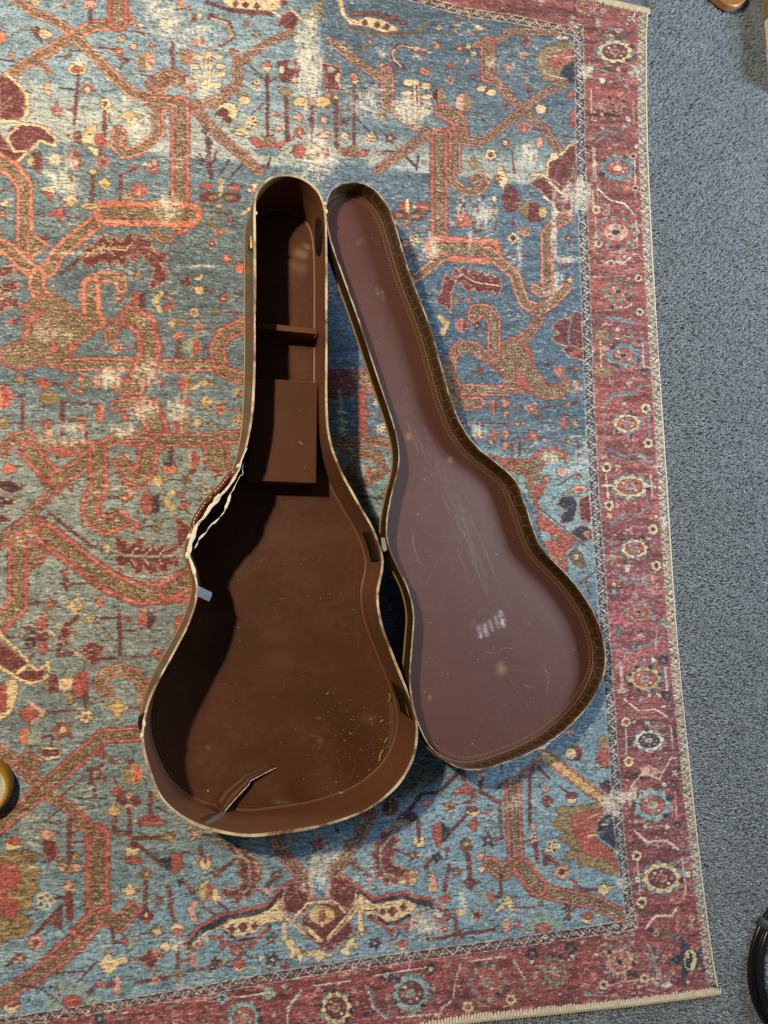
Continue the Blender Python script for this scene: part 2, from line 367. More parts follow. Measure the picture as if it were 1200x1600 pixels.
# border lines of the design, photo pixels
GUARD_R = [(904, 44), (905, 100), (908, 240), (916, 480), (926, 720), (946, 1000), (964, 1250), (971, 1330), (987, 1447)]
GUARD_B = [(-60, 1610), (0, 1600), (260, 1558), (490, 1517), (800, 1473), (990, 1445)]
GUARD_T = [(560, -30), (720, 16), (800, 29), (905, 50)]
EDGE_R = [(1013, 14), (1011, 70), (1013, 240), (1025, 480), (1042, 740), (1059, 1000), (1085, 1260), (1104, 1420), (1115, 1500), (1124, 1553)]
EDGE_B = [(600, 1622), (720, 1599), (860, 1584), (986, 1571), (1050, 1563), (1124, 1553)]
DESIGN = """
# medallion / upper left
v 13 O 20,-6 52,20 80,28 115,53
v 17 O 12,119 50,92 115,55 145,40 170,38 203,30
v 15 O 120,60 165,105 205,145 235,150 262,130
v 9 O 60,98 68,103 77,111
v 33 R 184,-8 184,33
v 17 O 249,150 247,165 249,206 217,234 195,240 180,225 184,204 190,210
o M 0,118 18,123 36,145 39,160 34,182 0,187
o M 15,200 35,195 65,198 84,213 83,226 60,217 45,232 25,235 12,218
o M -5,203 9,220 13,235 40,240 18,256 -5,260
l 5 C 8,114 25,128 42,148 43,175 33,190 0,188
l 4 C 33,192 65,196 87,216 84,228 62,219 46,236 22,236 10,215 32,192
l 4 C 42,238 20,258 0,260
l 3 T 0,166 18,150
l 3 T 2,173 15,163 18,168
p M 48,45 60,40 66,66 55,56
p C 57,50 68,43 83,53 71,61
e C 120,107,14,9
e R 120,107,9,5
l 4 M 122,117 119,150 116,190
l 3 K 93,136 120,139
l 3 M 104,170 116,170
s R 136,138,17
e C 136,139,4.5,4.5
p P 68,130 78,128 76,139 81,151 70,145
s R 88,170,14
s P 90,176,9
l 5 M 163,175 163,211
f C M 164,161,9
p Y 185,182 200,172 210,175 216,185 205,197 198,187
l 3 M 219,184 239,184
p M 117,205 126,205 126,225 117,219
p Y 130,206 149,193 151,203 135,211
p C 127,212 150,209 150,225 128,223
p R 149,210 160,207 166,225 158,234 147,217
p C 133,226 155,233 150,245
p Y 104,213 114,207 113,217
h T P 228,95,14,14
f R Y 185,80,7
e P 208,72,5,5
s C 190,60,10
s M 237,70,10
s M 215,42,8
e C 218,40,5,3
p M 53,243 63,236 66,246 58,253
s C 85,246,15
s Y 92,250,9
s R 116,241,16
s M 160,246,14
s P 240,254,11
s M 100,8,9
e P 140,7,10,6
l 5 M 141,14 141,35
e C 55,3,8,5
e O 0,57,8,10
s P 18,85,9
l 2.5 K 22,50 36,46 49,49
l 2.5 M 0,92 25,97
l 2.5 M 195,47 235,52
l 2.5 M 150,73 180,76
l 3 K 185,90 192,97 186,108
l 2.5 M 220,115 243,119
# second column top
o C 345,-4 436,-4 438,10 420,15 360,10
d M 368,5,5
d M 384,7,5
d M 401,9,5
l 4 M 322,2 360,16 425,22
l 2 K 350,12 420,18
l 3 C 425,18 440,26
o M 440,25 455,15 466,25 461,42 448,45 435,33
x 462,8 505,-4 505,30 470,28
l 3 C 452,12 470,28
v 12 R 456,52 425,62 395,80 383,93 371,96
v 10 R 363,79 380,94
v 16 R 371,96 371,130 350,148 330,160 290,165
v 18 R 236,130 262,114 280,120 296,136
v 20 R 236,158 285,160
v 15 R 305,170 335,205 370,235 404,266
v 31 R 281,163 281,352
v 13 R 243,165 244,205 236,220
e C 325,86,8,5
e C 309,89,9,4
e C 305,103,10,4
e C 341,88,9,4
e C 343,103,9,4
e C 344,115,9,4
e C 309,118,9,4
e C 318,132,8,5
e C 338,132,9,5
l 9 C 325,84 325,135
l 3 M 325,90 325,125
e O 281,5,4,6
e M 303,27,5,6
e C 312,25,5,4
s P 260,35,8
l 2.5 C 311,42 316,38 322,43
s O 384,38,7
l 5 M 328,26 357,33 365,56 344,70
l 2 C 330,28 355,35 363,55 345,68
p O 297,63 309,61 314,56 318,64 311,69
s T 400,52,9
l 5 M 268,66 270,104
l 3 M 300,72 340,78
h T R 291,88,10,11
l 4 M 418,112 418,215
l 2.5 M 390,100 418,128 436,119
l 2.5 M 392,178 416,158
p O 408,100 417,95 424,104 416,108
p C 408,104 424,104 418,113
l 5 M 447,148 449,216
e T 447,142,10,6
p M 434,95 466,91 469,130 440,126
e G 455,102,6,5
e C 440,108,4,6
e C 355,173,17,13
e M 348,175,9,6
e M 355,186,7,5
e C 378,205,12,6
l 2 K 360,204 380,206
g C 400,132,9
g C 393,190,10
s M 433,178,9
s P 435,200,9
e T 378,148,9,4
e C 382,156,9,6
s D 320,203,10
l 6 D 324,215 326,262
l 3 D 312,240 318,252 325,250
l 3 D 338,236 333,250 326,252
l 4 D 330,222 326,232
p R 388,215 402,214 420,227 402,230
p R 452,218 438,221 420,228 436,231
e T 420,218,7,7
p S 397,234 420,232 441,234 430,242 405,241
l 3 D 417,262 422,245
e Y 470,158,13,7
e Y 503,158,13,8
e M 487,158,5,10
l 5 M 487,172 487,216
p P 457,182 467,176 473,182 470,190
s P 506,187,10
d R 468,206,10
d R 506,210,10
e C 468,206,3,3
e C 506,210,3,4
e R 468,236,11,10
e R 503,238,11,10
e C 486,236,8,12
e M 486,245,7,6
# third column top
o C 535,22 548,29 560,32 572,26 600,32 621,45 600,48 570,39 548,36
d M 570,35,5
d M 589,38,5
d M 604,41,5
l 6 B 543,44 575,51 625,54 648,52 668,34
l 2 K 545,42 575,48 625,52 645,50
l 6 M 550,20 585,20 620,29
s M 630,35,8
l 7 C 531,-4 537,22
v 13 R 520,65 545,85 575,108 595,121 606,112
v 22 R 605,112 605,160
v 13 R 612,165 622,178 650,198 682,214
v 24 R 690,172 715,185 722,208 690,214
v 28 R 686,212 686,380
v 20 R 711,215 711,262
v 14 R 667,211 630,236 590,265
e C 640,128,11,5
e C 666,134,8,5
e C 636,145,7,4
e C 637,156,8,4
e C 667,150,8,4
e C 668,162,8,3
e C 666,173,8,4
e C 654,180,9,3
l 9 C 650,128 652,176
l 3 M 651,133 652,172
s O 578,64,7
s T 568,75,8
l 5 M 650,76 625,68 612,80 615,94 632,106 
l 2 C 645,74 625,70 613,80 616,93 628,103
e O 683,70,4,7
s C 686,43,8
e P 651,76,4,4
s R 662,82,9
l 2.5 C 645,90 651,86 657,91
p O 654,110 662,105 673,113 664,118
d R 704,103,6
s R 703,125,8
h D T 685,148,10,11
h P T 724,160,12,15
p O 547,117 553,112 560,120 555,127
p C 548,126 562,124 556,131
l 4 M 553,133 553,224
l 2.5 M 515,127 553,152 584,127
s T 524,150,10
l 5 M 525,158 525,228
s M 537,190,9
e C 539,211,6,5
l 2.5 D 558,185 580,207
s M 610,215,13
g C 578,215,9
s T 597,182,12
p P 584,228 590,236 602,238 592,241
l 3 D 600,235 615,236
p R 525,230 540,232 552,243 538,242
p R 578,234 566,234 552,244 570,243
e T 552,233,8,7
p S 530,250 555,246 577,250 565,258 540,257
o M 504,98 532,104 530,140 508,138
e G 517,108,6,5
e C 528,120,4,7
l 3 D 655,240 650,265
l 3 D 635,245 652,262
s M 718,10,7
s T 710,48,8
s R 715,32,8
s O 718,75,8
s P 730,95,7
# top right
v 11 R 742,70 772,66 800,48 868,50
v 24 R 762,68 762,118
v 13 R 770,122 815,170 850,200 876,236
v 13 R 890,125 850,145 805,180 770,210 745,222 718,218
v 12 R 720,194 727,216
p T 840,86 852,72 896,66 897,100 880,106 872,126 845,126 851,115 840,105
p R 860,86 895,76 895,95 870,106 856,100
p N 880,106 898,95 898,130 874,120
l 2 C 860,118 885,123
s O 822,64,14
e M 822,64,4,4
p C 868,58 878,53 877,57 888,57 887,61 877,61 877,64
e O 734,26,3,6
p C 740,40 750,38 758,46 748,47
s C 740,84,8
s R 738,52,6
e C 753,138,8,5
e C 767,144,8,5
e K 760,140,3,4
e C 845,170,8,7
l 3 M 853,165 856,176
h R R 819,198,10,7
e P 843,222,5,9
f C M 767,241,9
s R 790,222,14
e C 790,222,4,4
p T 732,252 740,243 748,252 740,265
p C 778,262 784,258 795,280 785,296 778,280
s R 776,278,10
v 13 O 701,268 712,288 726,298 745,299 759,287 752,274 740,280
s R 793,105,10
s R 818,85,8
l 3 M 822,105 824,140
s M 738,120,8
e R 897,185,7,14
e R 892,148,8,5
l 2 K 700,170 760,178
l 2 K 830,200 898,215
l 3 M 800,235 804,270
o M 856,256 880,238 899,224 903,300 872,300 858,282
x 880,262 897,252 900,275 888,282
o M 829,286 850,275 870,285 890,300 893,332 870,332 862,316 845,296
l 4 C 893,222 880,238 856,252 855,280 877,301
l 4 C 829,274 845,270 858,280
l 3.5 C 850,306 862,316 872,332 888,335 892,328
e C 866,243,7,6
g C 895,222,5
l 3 C 880,300 892,285
# right middle
v 40 O 682,388 764,392
v 18 O 762,392 805,430 811,452 820,474 843,484 862,472 884,450
v 20 O 886,338 870,346 854,366 855,442
v 15 O 836,450 845,457 860,453
v 15 O 692,400 650,434
d C 802,372,10
d N 802,372,4
d O 775,380,8
s R 820,362,13
p T 809,320 825,312 831,336 814,336
p M 829,313 850,324 846,346 824,346
e Y 848,331,7,8
e M 798,311,13,20
e R 722,343,11,14
e O 730,345,6,9
s M 722,318,10
l 3 M 782,397 832,399
l 4 M 744,322 743,362
e C 772,310,4,4
l 3 D 772,320 774,366
e T 772,330,5,6
l 3 M 802,340 802,360
s M 888,372,10
l 3 M 889,380 889,390
g K 884,412,8
s O 891,437,10
e C 891,437,3,3
s T 713,470,10
p O 727,466 736,464 733,474
o M 706,432 712,419 720,424 724,416 733,426 740,420 748,430 752,423 760,432 765,425 772,433 780,432 784,446 778,462 770,452 765,460 755,452 748,458 742,449 730,455 722,442
l 2 C 715,434 722,427 740,440 780,446
o M 696,428 712,440 704,458 705,488 698,478 682,472 690,455
e R 633,321,10,7
e R 660,323,10,7
l 6 C 636,312 636,334
e M 625,336,13,7
e M 651,337,13,7
e T 625,337,6,3
e T 650,338,6,3
e T 636,346,4,4
l 3 R 620,352 650,357 664,362
g C 648,375,9
e P 633,380,5,5
e R 637,390,4,5
s M 648,402,9
# goose right
v 17 R 838,484 842,498 828,520 812,532
y R 775,545 800,530 820,535 830,555 832,576 846,592 861,606 880,600 884,590 889,606 875,619 850,621 834,611 788,611 790,582 775,576 768,560
p R 806,578 818,584 834,612 806,604
p R 815,538 826,540 831,570
v 22 R 772,552 772,500 758,484 744,484 740,494
v 18 R 762,560 742,542 718,540 704,560 704,592 718,608 788,610
v 20 R 700,580 708,622 728,632 748,628
s M 750,580,11
l 3 M 736,580 750,580
l 8 Y 687,494 699,506 690,520
h R M 722,508,9,10
s D 746,508,11
d O 873,580,9
s R 899,576,7
l 2 M 884,576 899,576
g D 856,567,7
s R 902,608,7
e T 901,598,6,4
l 2.5 M 902,612 902,628 888,633 862,634 838,640
s T 888,632,8
s R 830,639,14
l 3 R 815,639 800,632
h R M 772,635,6,12
p O 784,619 799,630 786,637
p O 787,640 796,645 788,653
l 3 M 720,660 802,662
s T 808,662,7
p R 872,660 884,648 886,672
s T 898,661,11
l 2.5 M 836,648 845,660 870,661
s R 833,681,15
l 3 R 818,682 806,690
e R 772,680,5,10
d O 790,678,7
p O 786,688 796,695 787,705
s R 745,680,8
s R 757,681,6
l 2.5 M 845,684 885,690 902,690 903,716
s T 888,690,7
l 3.5 M 800,690 800,716
l 3.5 M 812,685 812,712
x 760,700 790,722 830,722 850,704 876,704 884,716 850,728 838,760 846,800 828,780 818,745 765,730
l 5 R 765,712 785,718 828,719 846,704 866,699 884,710 886,722
p R 835,768 850,744 858,742 848,770 838,780
l 4 R 780,722 822,736 836,770 838,800
o M 862,512 874,500 893,496 898,486 912,490 908,505 912,545 890,540 872,536 862,528 876,520
l 3 S 893,500 888,520 890,540 905,552
o M 880,545 895,540 912,550 910,562 890,556
e R 900,550,7,4
# right lower
p R 842,800 900,845 884,862 886,892 868,880 850,848 838,815
x 850,812 880,834 872,850 855,838
x 868,850 882,866 878,884 866,872
e L 852,838,9,7
l 2 K 846,796 925,862
o N 870,788 878,776 896,776 903,790 896,812 880,818 875,806 888,798
o M 905,780 921,774 924,816 908,812
l 3 L 903,778 902,810 910,818
o N 892,832 905,822 918,822 926,842 912,846
p O 910,832 923,827 919,843
e P 905,764,12,6
e R 906,765,7,3
e P 877,738,8,7
s R 904,743,9
l 2.5 K 872,758 900,740
s P 855,748,8
p B 888,865 900,857 910,868 916,884 910,888 896,880
e C 900,870,4.5,4.5
l 3 M 905,912 929,893
l 3 M 914,905 923,932
# between case and lid
e M 530,600,26,24
l 6 G 531,610 533,650 537,685
l 3 W 526,640 540,646
l 3 W 528,655 542,660
l 3 W 530,668 543,673
g W 536,680,6
l 14 R 564,612 567,690
e R 565,622,9,8
e R 566,645,9,8
e R 567,668,9,8
l 2.5 R 570,645 605,652
g C 590,628,7
g C 597,670,9
l 2 M 570,622 585,625
v 16 R 520,690 572,688 612,694
v 14 R 540,705 590,712 600,735 560,760
s R 575,735,12
x 520,705 555,715 560,760 530,740
l 3 K 560,775 615,780
v 20 R 560,585 580,600 590,610
# left middle
v 27 O -4,250 20,265 38,290 38,388
y O 45,363 72,383 45,402
v 24 O -4,382 15,390 45,420 56,427 76,421 90,396 106,380 150,346 165,332
v 40 O 165,332 296,335
v 28 O 57,430 57,450 68,468
o M 128,408 134,380 141,388 162,364 168,378 180,367 186,380 203,364 209,375 220,365 226,376 234,368 236,384 244,396 258,390 260,404 250,412 262,420 256,440 234,452 240,420 226,402 214,388 213,412 200,400 188,418 184,404 170,416 165,406 150,412 140,416
l 2.5 Y 134,401 152,387 196,390 207,378
l 2 C 162,378 158,387
l 2 C 175,376 170,386
l 2 C 160,395 155,388
l 2 C 178,398 170,390
l 4 M 125,402 95,428
l 5 M 112,275 111,303
d Y 111,313,11
e K 111,311,2.5,2.5
p R 64,298 84,303 80,314
p C 62,294 84,290 84,302
l 5 M 145,270 143,314
e Y 145,268,6,4
p Y 153,285 164,277 174,288 162,296
l 2.5 M 146,284 154,284
s R 118,254,17
s R 160,253,16
l 5 M 189,275 187,311
l 3 M 174,264 189,273 217,260
l 2.5 M 190,294 206,295
h R R 217,297,12,12
e Y 140,322,13,5
l 1.5 K 132,322 150,321
p R 67,337 85,328 95,323 101,335 95,348 86,336
l 3 M 100,337 126,340
e M 60,257,6,12
p Y 40,248 52,244 50,262
l 3 M 0,300 20,288
e R 3,334,7,4
s R 0,362,7
o M 0,418 20,414 24,424 0,432
o M 0,448 22,436 34,446 28,450 10,455 0,462
o M 0,466 18,462 32,478 10,478 0,490
l 3 M 14,505 32,496
e R 15,504,7,3
s R 240,265,14
p P 228,258 236,253 237,262
l 2 M 205,268 215,262
e R 322,290,10,5
e R 366,292,10,5
l 7 Y 345,282 345,303
e M 327,308,15,8
e M 361,308,15,8
e T 332,308,6,4
e T 358,308,6,4
e Y 343,322,4,4
l 3 M 318,329 350,332 362,341
e R 360,342,4,4
g T 330,348,9
p O 334,358 342,366 338,371
e O 346,360,4,5
s M 331,380,11
s O 355,403,12
e O 374,418,7,9
p C 376,334 390,322 391,328 383,336
p C 394,283 403,287 396,300
s T 215,430,13
s M 290,440,16
p Y 302,448 316,446 318,458 308,460
l 4 C 303,434 312,436 316,428
l 3 D 308,245 316,258 328,256
l 3 D 338,246 330,256
l 6 D 326,252 330,276
l 3 D 358,250 345,270
l 3 D 378,256 355,282
l 3 D 405,262 420,256
v 12 O 240,362 252,372 265,372
# goose left
v 18 O 190,448 188,434 160,431 136,441 130,462
v 31 O 142,445 142,490 150,500
y R 60,465 80,460 100,473 115,489 130,494 142,506 141,522 126,531 112,541 108,556 104,574 60,566 50,573 20,574 4,566 4,546 20,538 38,535 38,515 36,480
p R 38,500 62,482 70,486 46,508
p R 36,515 50,512 42,530
p R 80,528 92,545 82,556 76,550
p R 108,535 122,533 118,550 104,556
v 22 R 104,570 150,568 222,571
v 20 R 172,526 180,504 204,492
v 38 R 204,494 226,506 234,545 226,575 208,606
v 22 R 182,596 190,608 216,606
v 20 R 182,634 205,630
s R 182,543,13
l 2.5 R 190,543 207,543
s M 186,466,14
h R O 211,468,7,12
p T 20,594 32,586 40,598 33,600
p R 55,596 68,588 74,598 84,598 82,602 74,604 68,612
l 3 M 40,592 52,593
l 3 M 82,599 100,600
l 4 R 112,592 100,601 114,612
p O 120,592 130,583 133,590 127,598
p O 118,611 130,604 130,616
e T 131,602,6,5
l 2 M 138,594 146,594
h R R 150,597,6,11
h O R 2,620,18,19
l 5 M 35,618 35,662
l 3.5 M 22,618 35,620
e T 76,622,15,9
l 3 M 92,627 155,632
l 5 M 97,630 97,694
h R O 155,645,7,14
s R 196,652,12
e O 128,652,6,4
p O 122,662 133,660 130,678 124,672
p R 56,658 70,660 74,654 84,662 72,668 70,674 66,664
l 3 M 18,661 38,661
e T 5,661,9,9
l 2.5 M 84,661 96,661
l 4 M 108,657 122,656
l 4 M 135,678 136,694
e R 215,468,9,13
e D 222,468,6,12
l 8 Y 252,458 241,470 250,485
p R 258,458 266,462 266,468 258,468
p R 264,466 278,478 270,476
e R 262,481,7,6
f Y S 303,488,8
s R 349,466,12
l 2 M 322,452 340,464
s T 338,485,9
l 3 M 350,487 378,488
p Y 260,505 268,498 270,503 276,504 268,512
e T 284,503,8,6
s R 310,511,12
l 2.5 M 318,512 352,515
p O 268,524 280,516 288,525 276,530
h G R 300,542,14,14
l 5 M 278,533 278,560
l 2 M 318,542 330,544
v 20 R 258,570 345,571
v 26 R 396,500 350,522 338,545 346,575
v 20 R 346,578 372,590 396,592
h R T 290,599,12,14
l 2.5 C 298,608 312,602
d Y 319,598,7
s T 330,600,8
p Y 312,627 322,616 325,625 336,627 328,632 326,643
d R 290,628,9
l 2 M 298,628 312,628
s R 343,636,14
l 2 Y 340,637 352,635
l 3 R 350,640 382,641
g Y 370,613,8
g Y 372,655,9
e R 377,615,4,4
s R 250,595,11
# left lower-mid
v 40 R 232,640 245,668 240,690
v 22 R 196,686 335,688 347,682 384,682
v 34 R 232,700 226,738 206,750
y R 318,694 356,696 356,725 366,740 340,738 322,722
h R T 283,663,13,13
d Y 308,660,8
s T 330,663,9
s R 343,645,8
l 6 D 266,700 267,720
e O 265,733,12,8
e D 264,724,9,4
h G R 298,717,13,15
s B 290,749,14
p Y 238,750 248,740 252,747 262,748 255,754 248,762
l 2.5 D 262,749 278,749
s R 337,741,10
f Y S 322,765,7
s R 206,775,10
e R 230,786,10,18
e D 243,787,7,16
l 2.5 M 250,783 258,783
l 7 Y 270,769 259,783 272,797
p R 275,769 289,770 284,780
p R 278,793 284,783 298,786 286,796
l 2 D 288,796 300,804
s R 212,823,14
s T 245,822,13
l 2.5 M 185,822 236,822
o M 274,807 303,827 297,843 278,850
# beast left
v 18 R 6,706 14,688 40,680 64,692 78,698 160,697 186,682 224,681
v 32 R 44,703 75,738 84,758
v 27 R 82,752 120,732 152,702
v 17 R 84,762 68,782 44,806
v 32 R 152,704 154,760 140,790 143,808 164,822 188,812
v 24 R -4,848 38,822 60,820 104,852
v 24 R 188,722 200,744 224,752
p R 80,700 112,698 116,712 90,714
p R 62,742 80,750 78,760 64,752
p R 105,760 116,755 112,770
p R 146,772 160,770 162,780 148,782
p O 2,735 10,722 22,728 28,733 12,742
l 2.5 K 26,728 38,728
o D -2,750 18,751 32,762 38,754 34,766 18,770 -2,762
o D -2,772 12,782 24,778 20,788 -2,792
o D -2,802 12,810 18,806 8,816 -2,816
s R 195,778,14
l 4 M 168,777 184,777
s R 212,822,13
l 4 M 75,800 112,830 142,853 158,856
l 2 K 0,835 34,806 64,806 92,830
l 2 K 88,840 190,908 222,912
v 33 R 28,846 27,930 28,946 -6,978
y R 44,848 73,861 60,882 44,888
v 38 R 70,833 130,880 172,910 216,928 304,922
p R 112,878 124,884 118,890
s M 105,912,14
l 3.5 M 118,912 146,910
s R 78,943,16
d Y 118,946,14
e S 117,944,4,6
l 4 M 48,943 62,941
p O 147,940 156,930 162,938 158,950 150,946
s Y 141,967,13
l 3.5 M 155,966 186,965
l 5 M 186,955 187,1022
l 3.5 M 188,986 212,985
l 2.5 M 152,972 170,990
s T 170,995,7
l 6 M 122,962 102,978 93,1000 90,1024 114,1021
o M 94,978 108,982 119,986 104,996 107,1014 98,1002
e R 66,975,9,9
e M 64,992,12,9
e R 67,1012,8,10
e D 47,981,9,9
e D 48,1004,9,9
s Y 82,992,11
s T 34,995,9
l 3 M 2,986 14,996 30,996
l 3 K 44,1030 60,1016
e C 118,1021,4.5,4
o M 124,1020 140,1003 163,1011 156,1024 148,1042
l 4 M 152,1030 180,1028
o M 180,852 182,838 190,845 197,842 198,858 218,840 223,842 222,862 240,848 244,861 256,849 258,861 275,851 290,847 286,858 262,867 200,868 184,862
o M 200,870 262,872 276,868 281,880 275,886 262,880 262,893 255,897 245,881 243,893 235,899 222,882 221,893 214,898 202,880 190,886 178,874 186,867
l 4 G 192,868 265,870 292,848
l 2 C 204,868 214,854
l 2 C 226,867 238,856
l 2 C 248,868 256,858
l 2 C 204,874 212,884
l 2 C 226,874 233,884
l 2 C 248,874 254,882
p Y 159,855 171,848 170,866
h R D 228,968,15,15
v 38 R 262,922 300,902
p R 272,965 290,960 284,985 274,990
s R 243,1020,15
s O 250,1028,9
l 3 M 200,1026 226,1026
# bottom left
o M -4,1000 44,1036 20,1052 -4,1046
o M 18,1048 70,1046 65,1061 45,1068 28,1058
l 5 C -4,988 40,1028 44,1038 26,1052
l 5 C 44,1038 58,1047 70,1040 74,1034 77,1052 68,1062 46,1068 26,1060 -2,1040
p C 10,1063 27,1062 27,1090 22,1100 15,1116 -2,1128 -2,1115 10,1100
p R -2,1070 9,1070 9,1110 -2,1116
p G 95,1056 115,1038 126,1044 110,1060
p C 92,1060 120,1060 124,1068 112,1078 92,1077
p R 116,1058 130,1046 138,1058 136,1080 122,1091 112,1077
p M 77,1052 90,1058 90,1080 78,1086
e T 72,1070,4,8
p T 96,1080 112,1082 118,1096 108,1102
l 5 M 134,1082 134,1104
f C R 134,1120,10
l 3.5 M 70,1112 122,1110
p R 26,1115 45,1101 60,1115 45,1130
l 6 P 47,1100 70,1113 50,1129
p Y 159,1095 171,1103 183,1091 196,1106 183,1124 175,1110
l 3.5 M 198,1106 220,1105
e C 197,1106,3.5,3.5
v 20 R 168,1084 155,1070 165,1052 190,1045 215,1057 228,1084 228,1134
v 25 R 232,1146 162,1150 112,1194 60,1240 -8,1296
v 19 R -8,1168 30,1196 75,1240 112,1266 152,1304
y R 30,1186 44,1174 52,1180 50,1190 60,1196 50,1208
p O 28,1148 38,1138 46,1138 41,1152 46,1166 32,1160
e G 52,1151,11,12
l 3.5 M 64,1152 82,1150 80,1166
s R 97,1140,26
e C 98,1140,6,5
e C 78,1177,18,10
e M 70,1177,8,5
e M 85,1176,8,5
d R 158,1177,8
l 3 M 160,1166 156,1172
s M 150,1209,25
e G 150,1209,5,5
l 4 M 148,1226 148,1242
l 3 M 130,1213 95,1245
l 2.5 M 95,1262 70,1285
h T O 207,1210,15,17
l 3.5 M 178,1214 186,1234
e C 183,1236,10,9
e R 183,1237,8,7
l 3 K 120,1248 140,1246 165,1248
s S 150,1255,11
e M 190,1250,8,7
e M 212,1251,8,7
e P 201,1243,6,5
e P 201,1260,6,5
p Y 167,1270 176,1252 182,1262 192,1268 180,1276
l 6 M 180,1278 178,1302 202,1301
l 5 M 201,1265 203,1310 262,1308
p R 212,1286 235,1270 260,1286 248,1290 222,1290
l 5 M 235,1238 235,1274
l 2.5 M 248,1262 268,1272
# bottom far left
v 40 R 152,1306 152,1424
v 18 R 115,1278 150,1306
v 34 R 150,1432 120,1470 80,1506
v 26 R 84,1504 40,1534 -6,1562
v 25 R 160,1432 186,1446 208,1420
p R 106,1452 118,1446 132,1466 124,1474
p R 96,1480 104,1476 100,1492
p R -4,1345 36,1346 42,1396 26,1442 -4,1424
p T -4,1335 44,1329 62,1336 58,1346 42,1348 62,1356 64,1371 50,1373 60,1385 63,1391 50,1400 50,1421 34,1422 26,1402 8,1397 30,1390 34,1370 26,1350 -4,1345
p T -4,1428 18,1440 30,1424 52,1440 36,1466 15,1466 -4,1482
p P 61,1298 75,1296 88,1300 80,1306 78,1312 70,1311 
o M 65,1314 86,1314 88,1342 78,1348 70,1340
l 2 K 45,1291 52,1298 62,1296 75,1283 88,1288 100,1286
l 7 M 108,1280 108,1352
l 3 M 110,1303 122,1297
l 3.5 M 108,1317 132,1315
e C 20,1320,13,9
e R 20,1314,12,6
s T 94,1342,8
s Y 118,1338,9
e P 100,1356,9,7
e P 117,1356,10,6
e T 108,1360,6,7
s P 107,1386,18
l 9 M 108,1398 109,1436
l 4 M 84,1404 106,1402
g W 70,1408,14
l 5 M 104,1408 55,1460
p M 78,1446 96,1422 96,1452
f P M 55,1473,12
s R 30,1497,13
l 4 M 10,1510 30,1492
p C 195,1326 204,1318 220,1324 215,1334 200,1337
p M 198,1322 208,1314 222,1324 208,1326
p R 190,1345 208,1338 226,1345 208,1352
l 4.5 M 212,1318 232,1334 252,1352
e N 256,1348,8,8
f T P 228,1366,9
l 6 M 227,1378 227,1430
p C 190,1391 203,1380 212,1390 210,1398 198,1402
l 4 M 213,1391 226,1390
d M 228,1432,13
e C 228,1430,2.5,5
s T 247,1408,12
p R 190,1470 200,1458 202,1482
p G 200,1456 215,1464 212,1480 200,1484
l 4 M 175,1452 178,1472 192,1472
l 3.5 M 214,1462 240,1457
s T 245,1456,14
p C 156,1506 170,1484 176,1500 198,1495 202,1504 186,1508 172,1523 160,1518
o M 214,1500 228,1492 234,1482 240,1492 258,1490 244,1502 236,1516 226,1506
l 2.5 M 200,1502 216,1499
l 3.5 M 150,1503 120,1535
l 3.5 M 105,1520 132,1518
s B 95,1518,12
e G 96,1546,6,12
e G 112,1542,6,13
e G 129,1545,6,12
e G 82,1568,12,8
e G 145,1564,12,8
e R 112,1566,15,11
e P 182,1540,8,14
e S 197,1542,10,12
l 5 M 138,1552 150,1540 178,1538
s R 158,1538,9
l 4 M 210,1536 262,1528
s R 243,1530,11
e C 17,1572,12,12
e R 17,1566,12,7
l 3.5 M 32,1540 60,1545 88,1562
e R 66,1533,6,4
# bottom centre-left
s T 266,1308,17
l 4.5 M 240,1309 256,1309
s P 306,1304,14
l 4 M 318,1304 340,1306
s T 342,1314,12
l 2.5 G 285,1325 300,1330 312,1322
o M 352,1318 362,1318 378,1322 372,1330 392,1328 386,1336 402,1340 394,1348 408,1352 398,1360 410,1374 398,1378 404,1392 392,1394 388,1406 380,1398 372,1416 366,1402 350,1400 346,1386 362,1392 374,1388 380,1372 370,1366 378,1356 372,1346 380,1340 364,1334
l 3.5 G 361,1318 374,1334 388,1346 390,1384 384,1394 374,1394
p N 252,1350 268,1336 269,1360 262,1360
p R 268,1332 284,1336 284,1354 274,1366 268,1362
l 4 M 238,1338 252,1350
l 3 D 284,1332 298,1332
l 5 M 312,1325 322,1348
e C 320,1350,9,9
e K 321,1346,2.5,5
s B 338,1364,14
l 4 M 346,1360 366,1344
s B 432,1367,15
l 4 M 428,1374 412,1394
d P 416,1393,6
v 20 R 425,1304 446,1340 474,1372
h Y R 322,1393,12,15
p C 330,1400 336,1388 346,1402 338,1416
s N 283,1378,11
l 5 M 290,1380 304,1396
p P 293,1420 302,1408 311,1408 304,1424 310,1440 298,1438
e S 312,1424,8,10
l 3.5 M 338,1408 358,1425
l 3.5 M 318,1418 342,1434
l 6 M 262,1385 268,1408 264,1420 277,1446
e C 277,1453,10,9
e R 277,1457,9,6
s B 248,1408,14
s Y 246,1456,15
p C 248,1480 260,1470 264,1476 270,1480 262,1488
l 5 M 277,1485 278,1520
s W 276,1478,10
l 12 N 296,1474 314,1455 345,1439 378,1432 418,1422 442,1395
l 5 R 288,1476 310,1449 345,1430 376,1424 415,1414 440,1384 472,1374
l 3 C 302,1476 318,1460 348,1446 380,1437 420,1427 436,1410
o C 345,1448 360,1438 400,1432 420,1423 440,1406 442,1436 416,1442 400,1456 370,1463 355,1456
d M 362,1452,7
d M 379,1449,8
d M 398,1447,6
l 5 N 350,1456 372,1470 400,1466 422,1447
l 5 R 330,1466 346,1464 346,1482 352,1474 360,1474 364,1490 372,1476 386,1474 392,1484 398,1468 418,1452
l 6 R 290,1478 296,1486 312,1478 314,1472
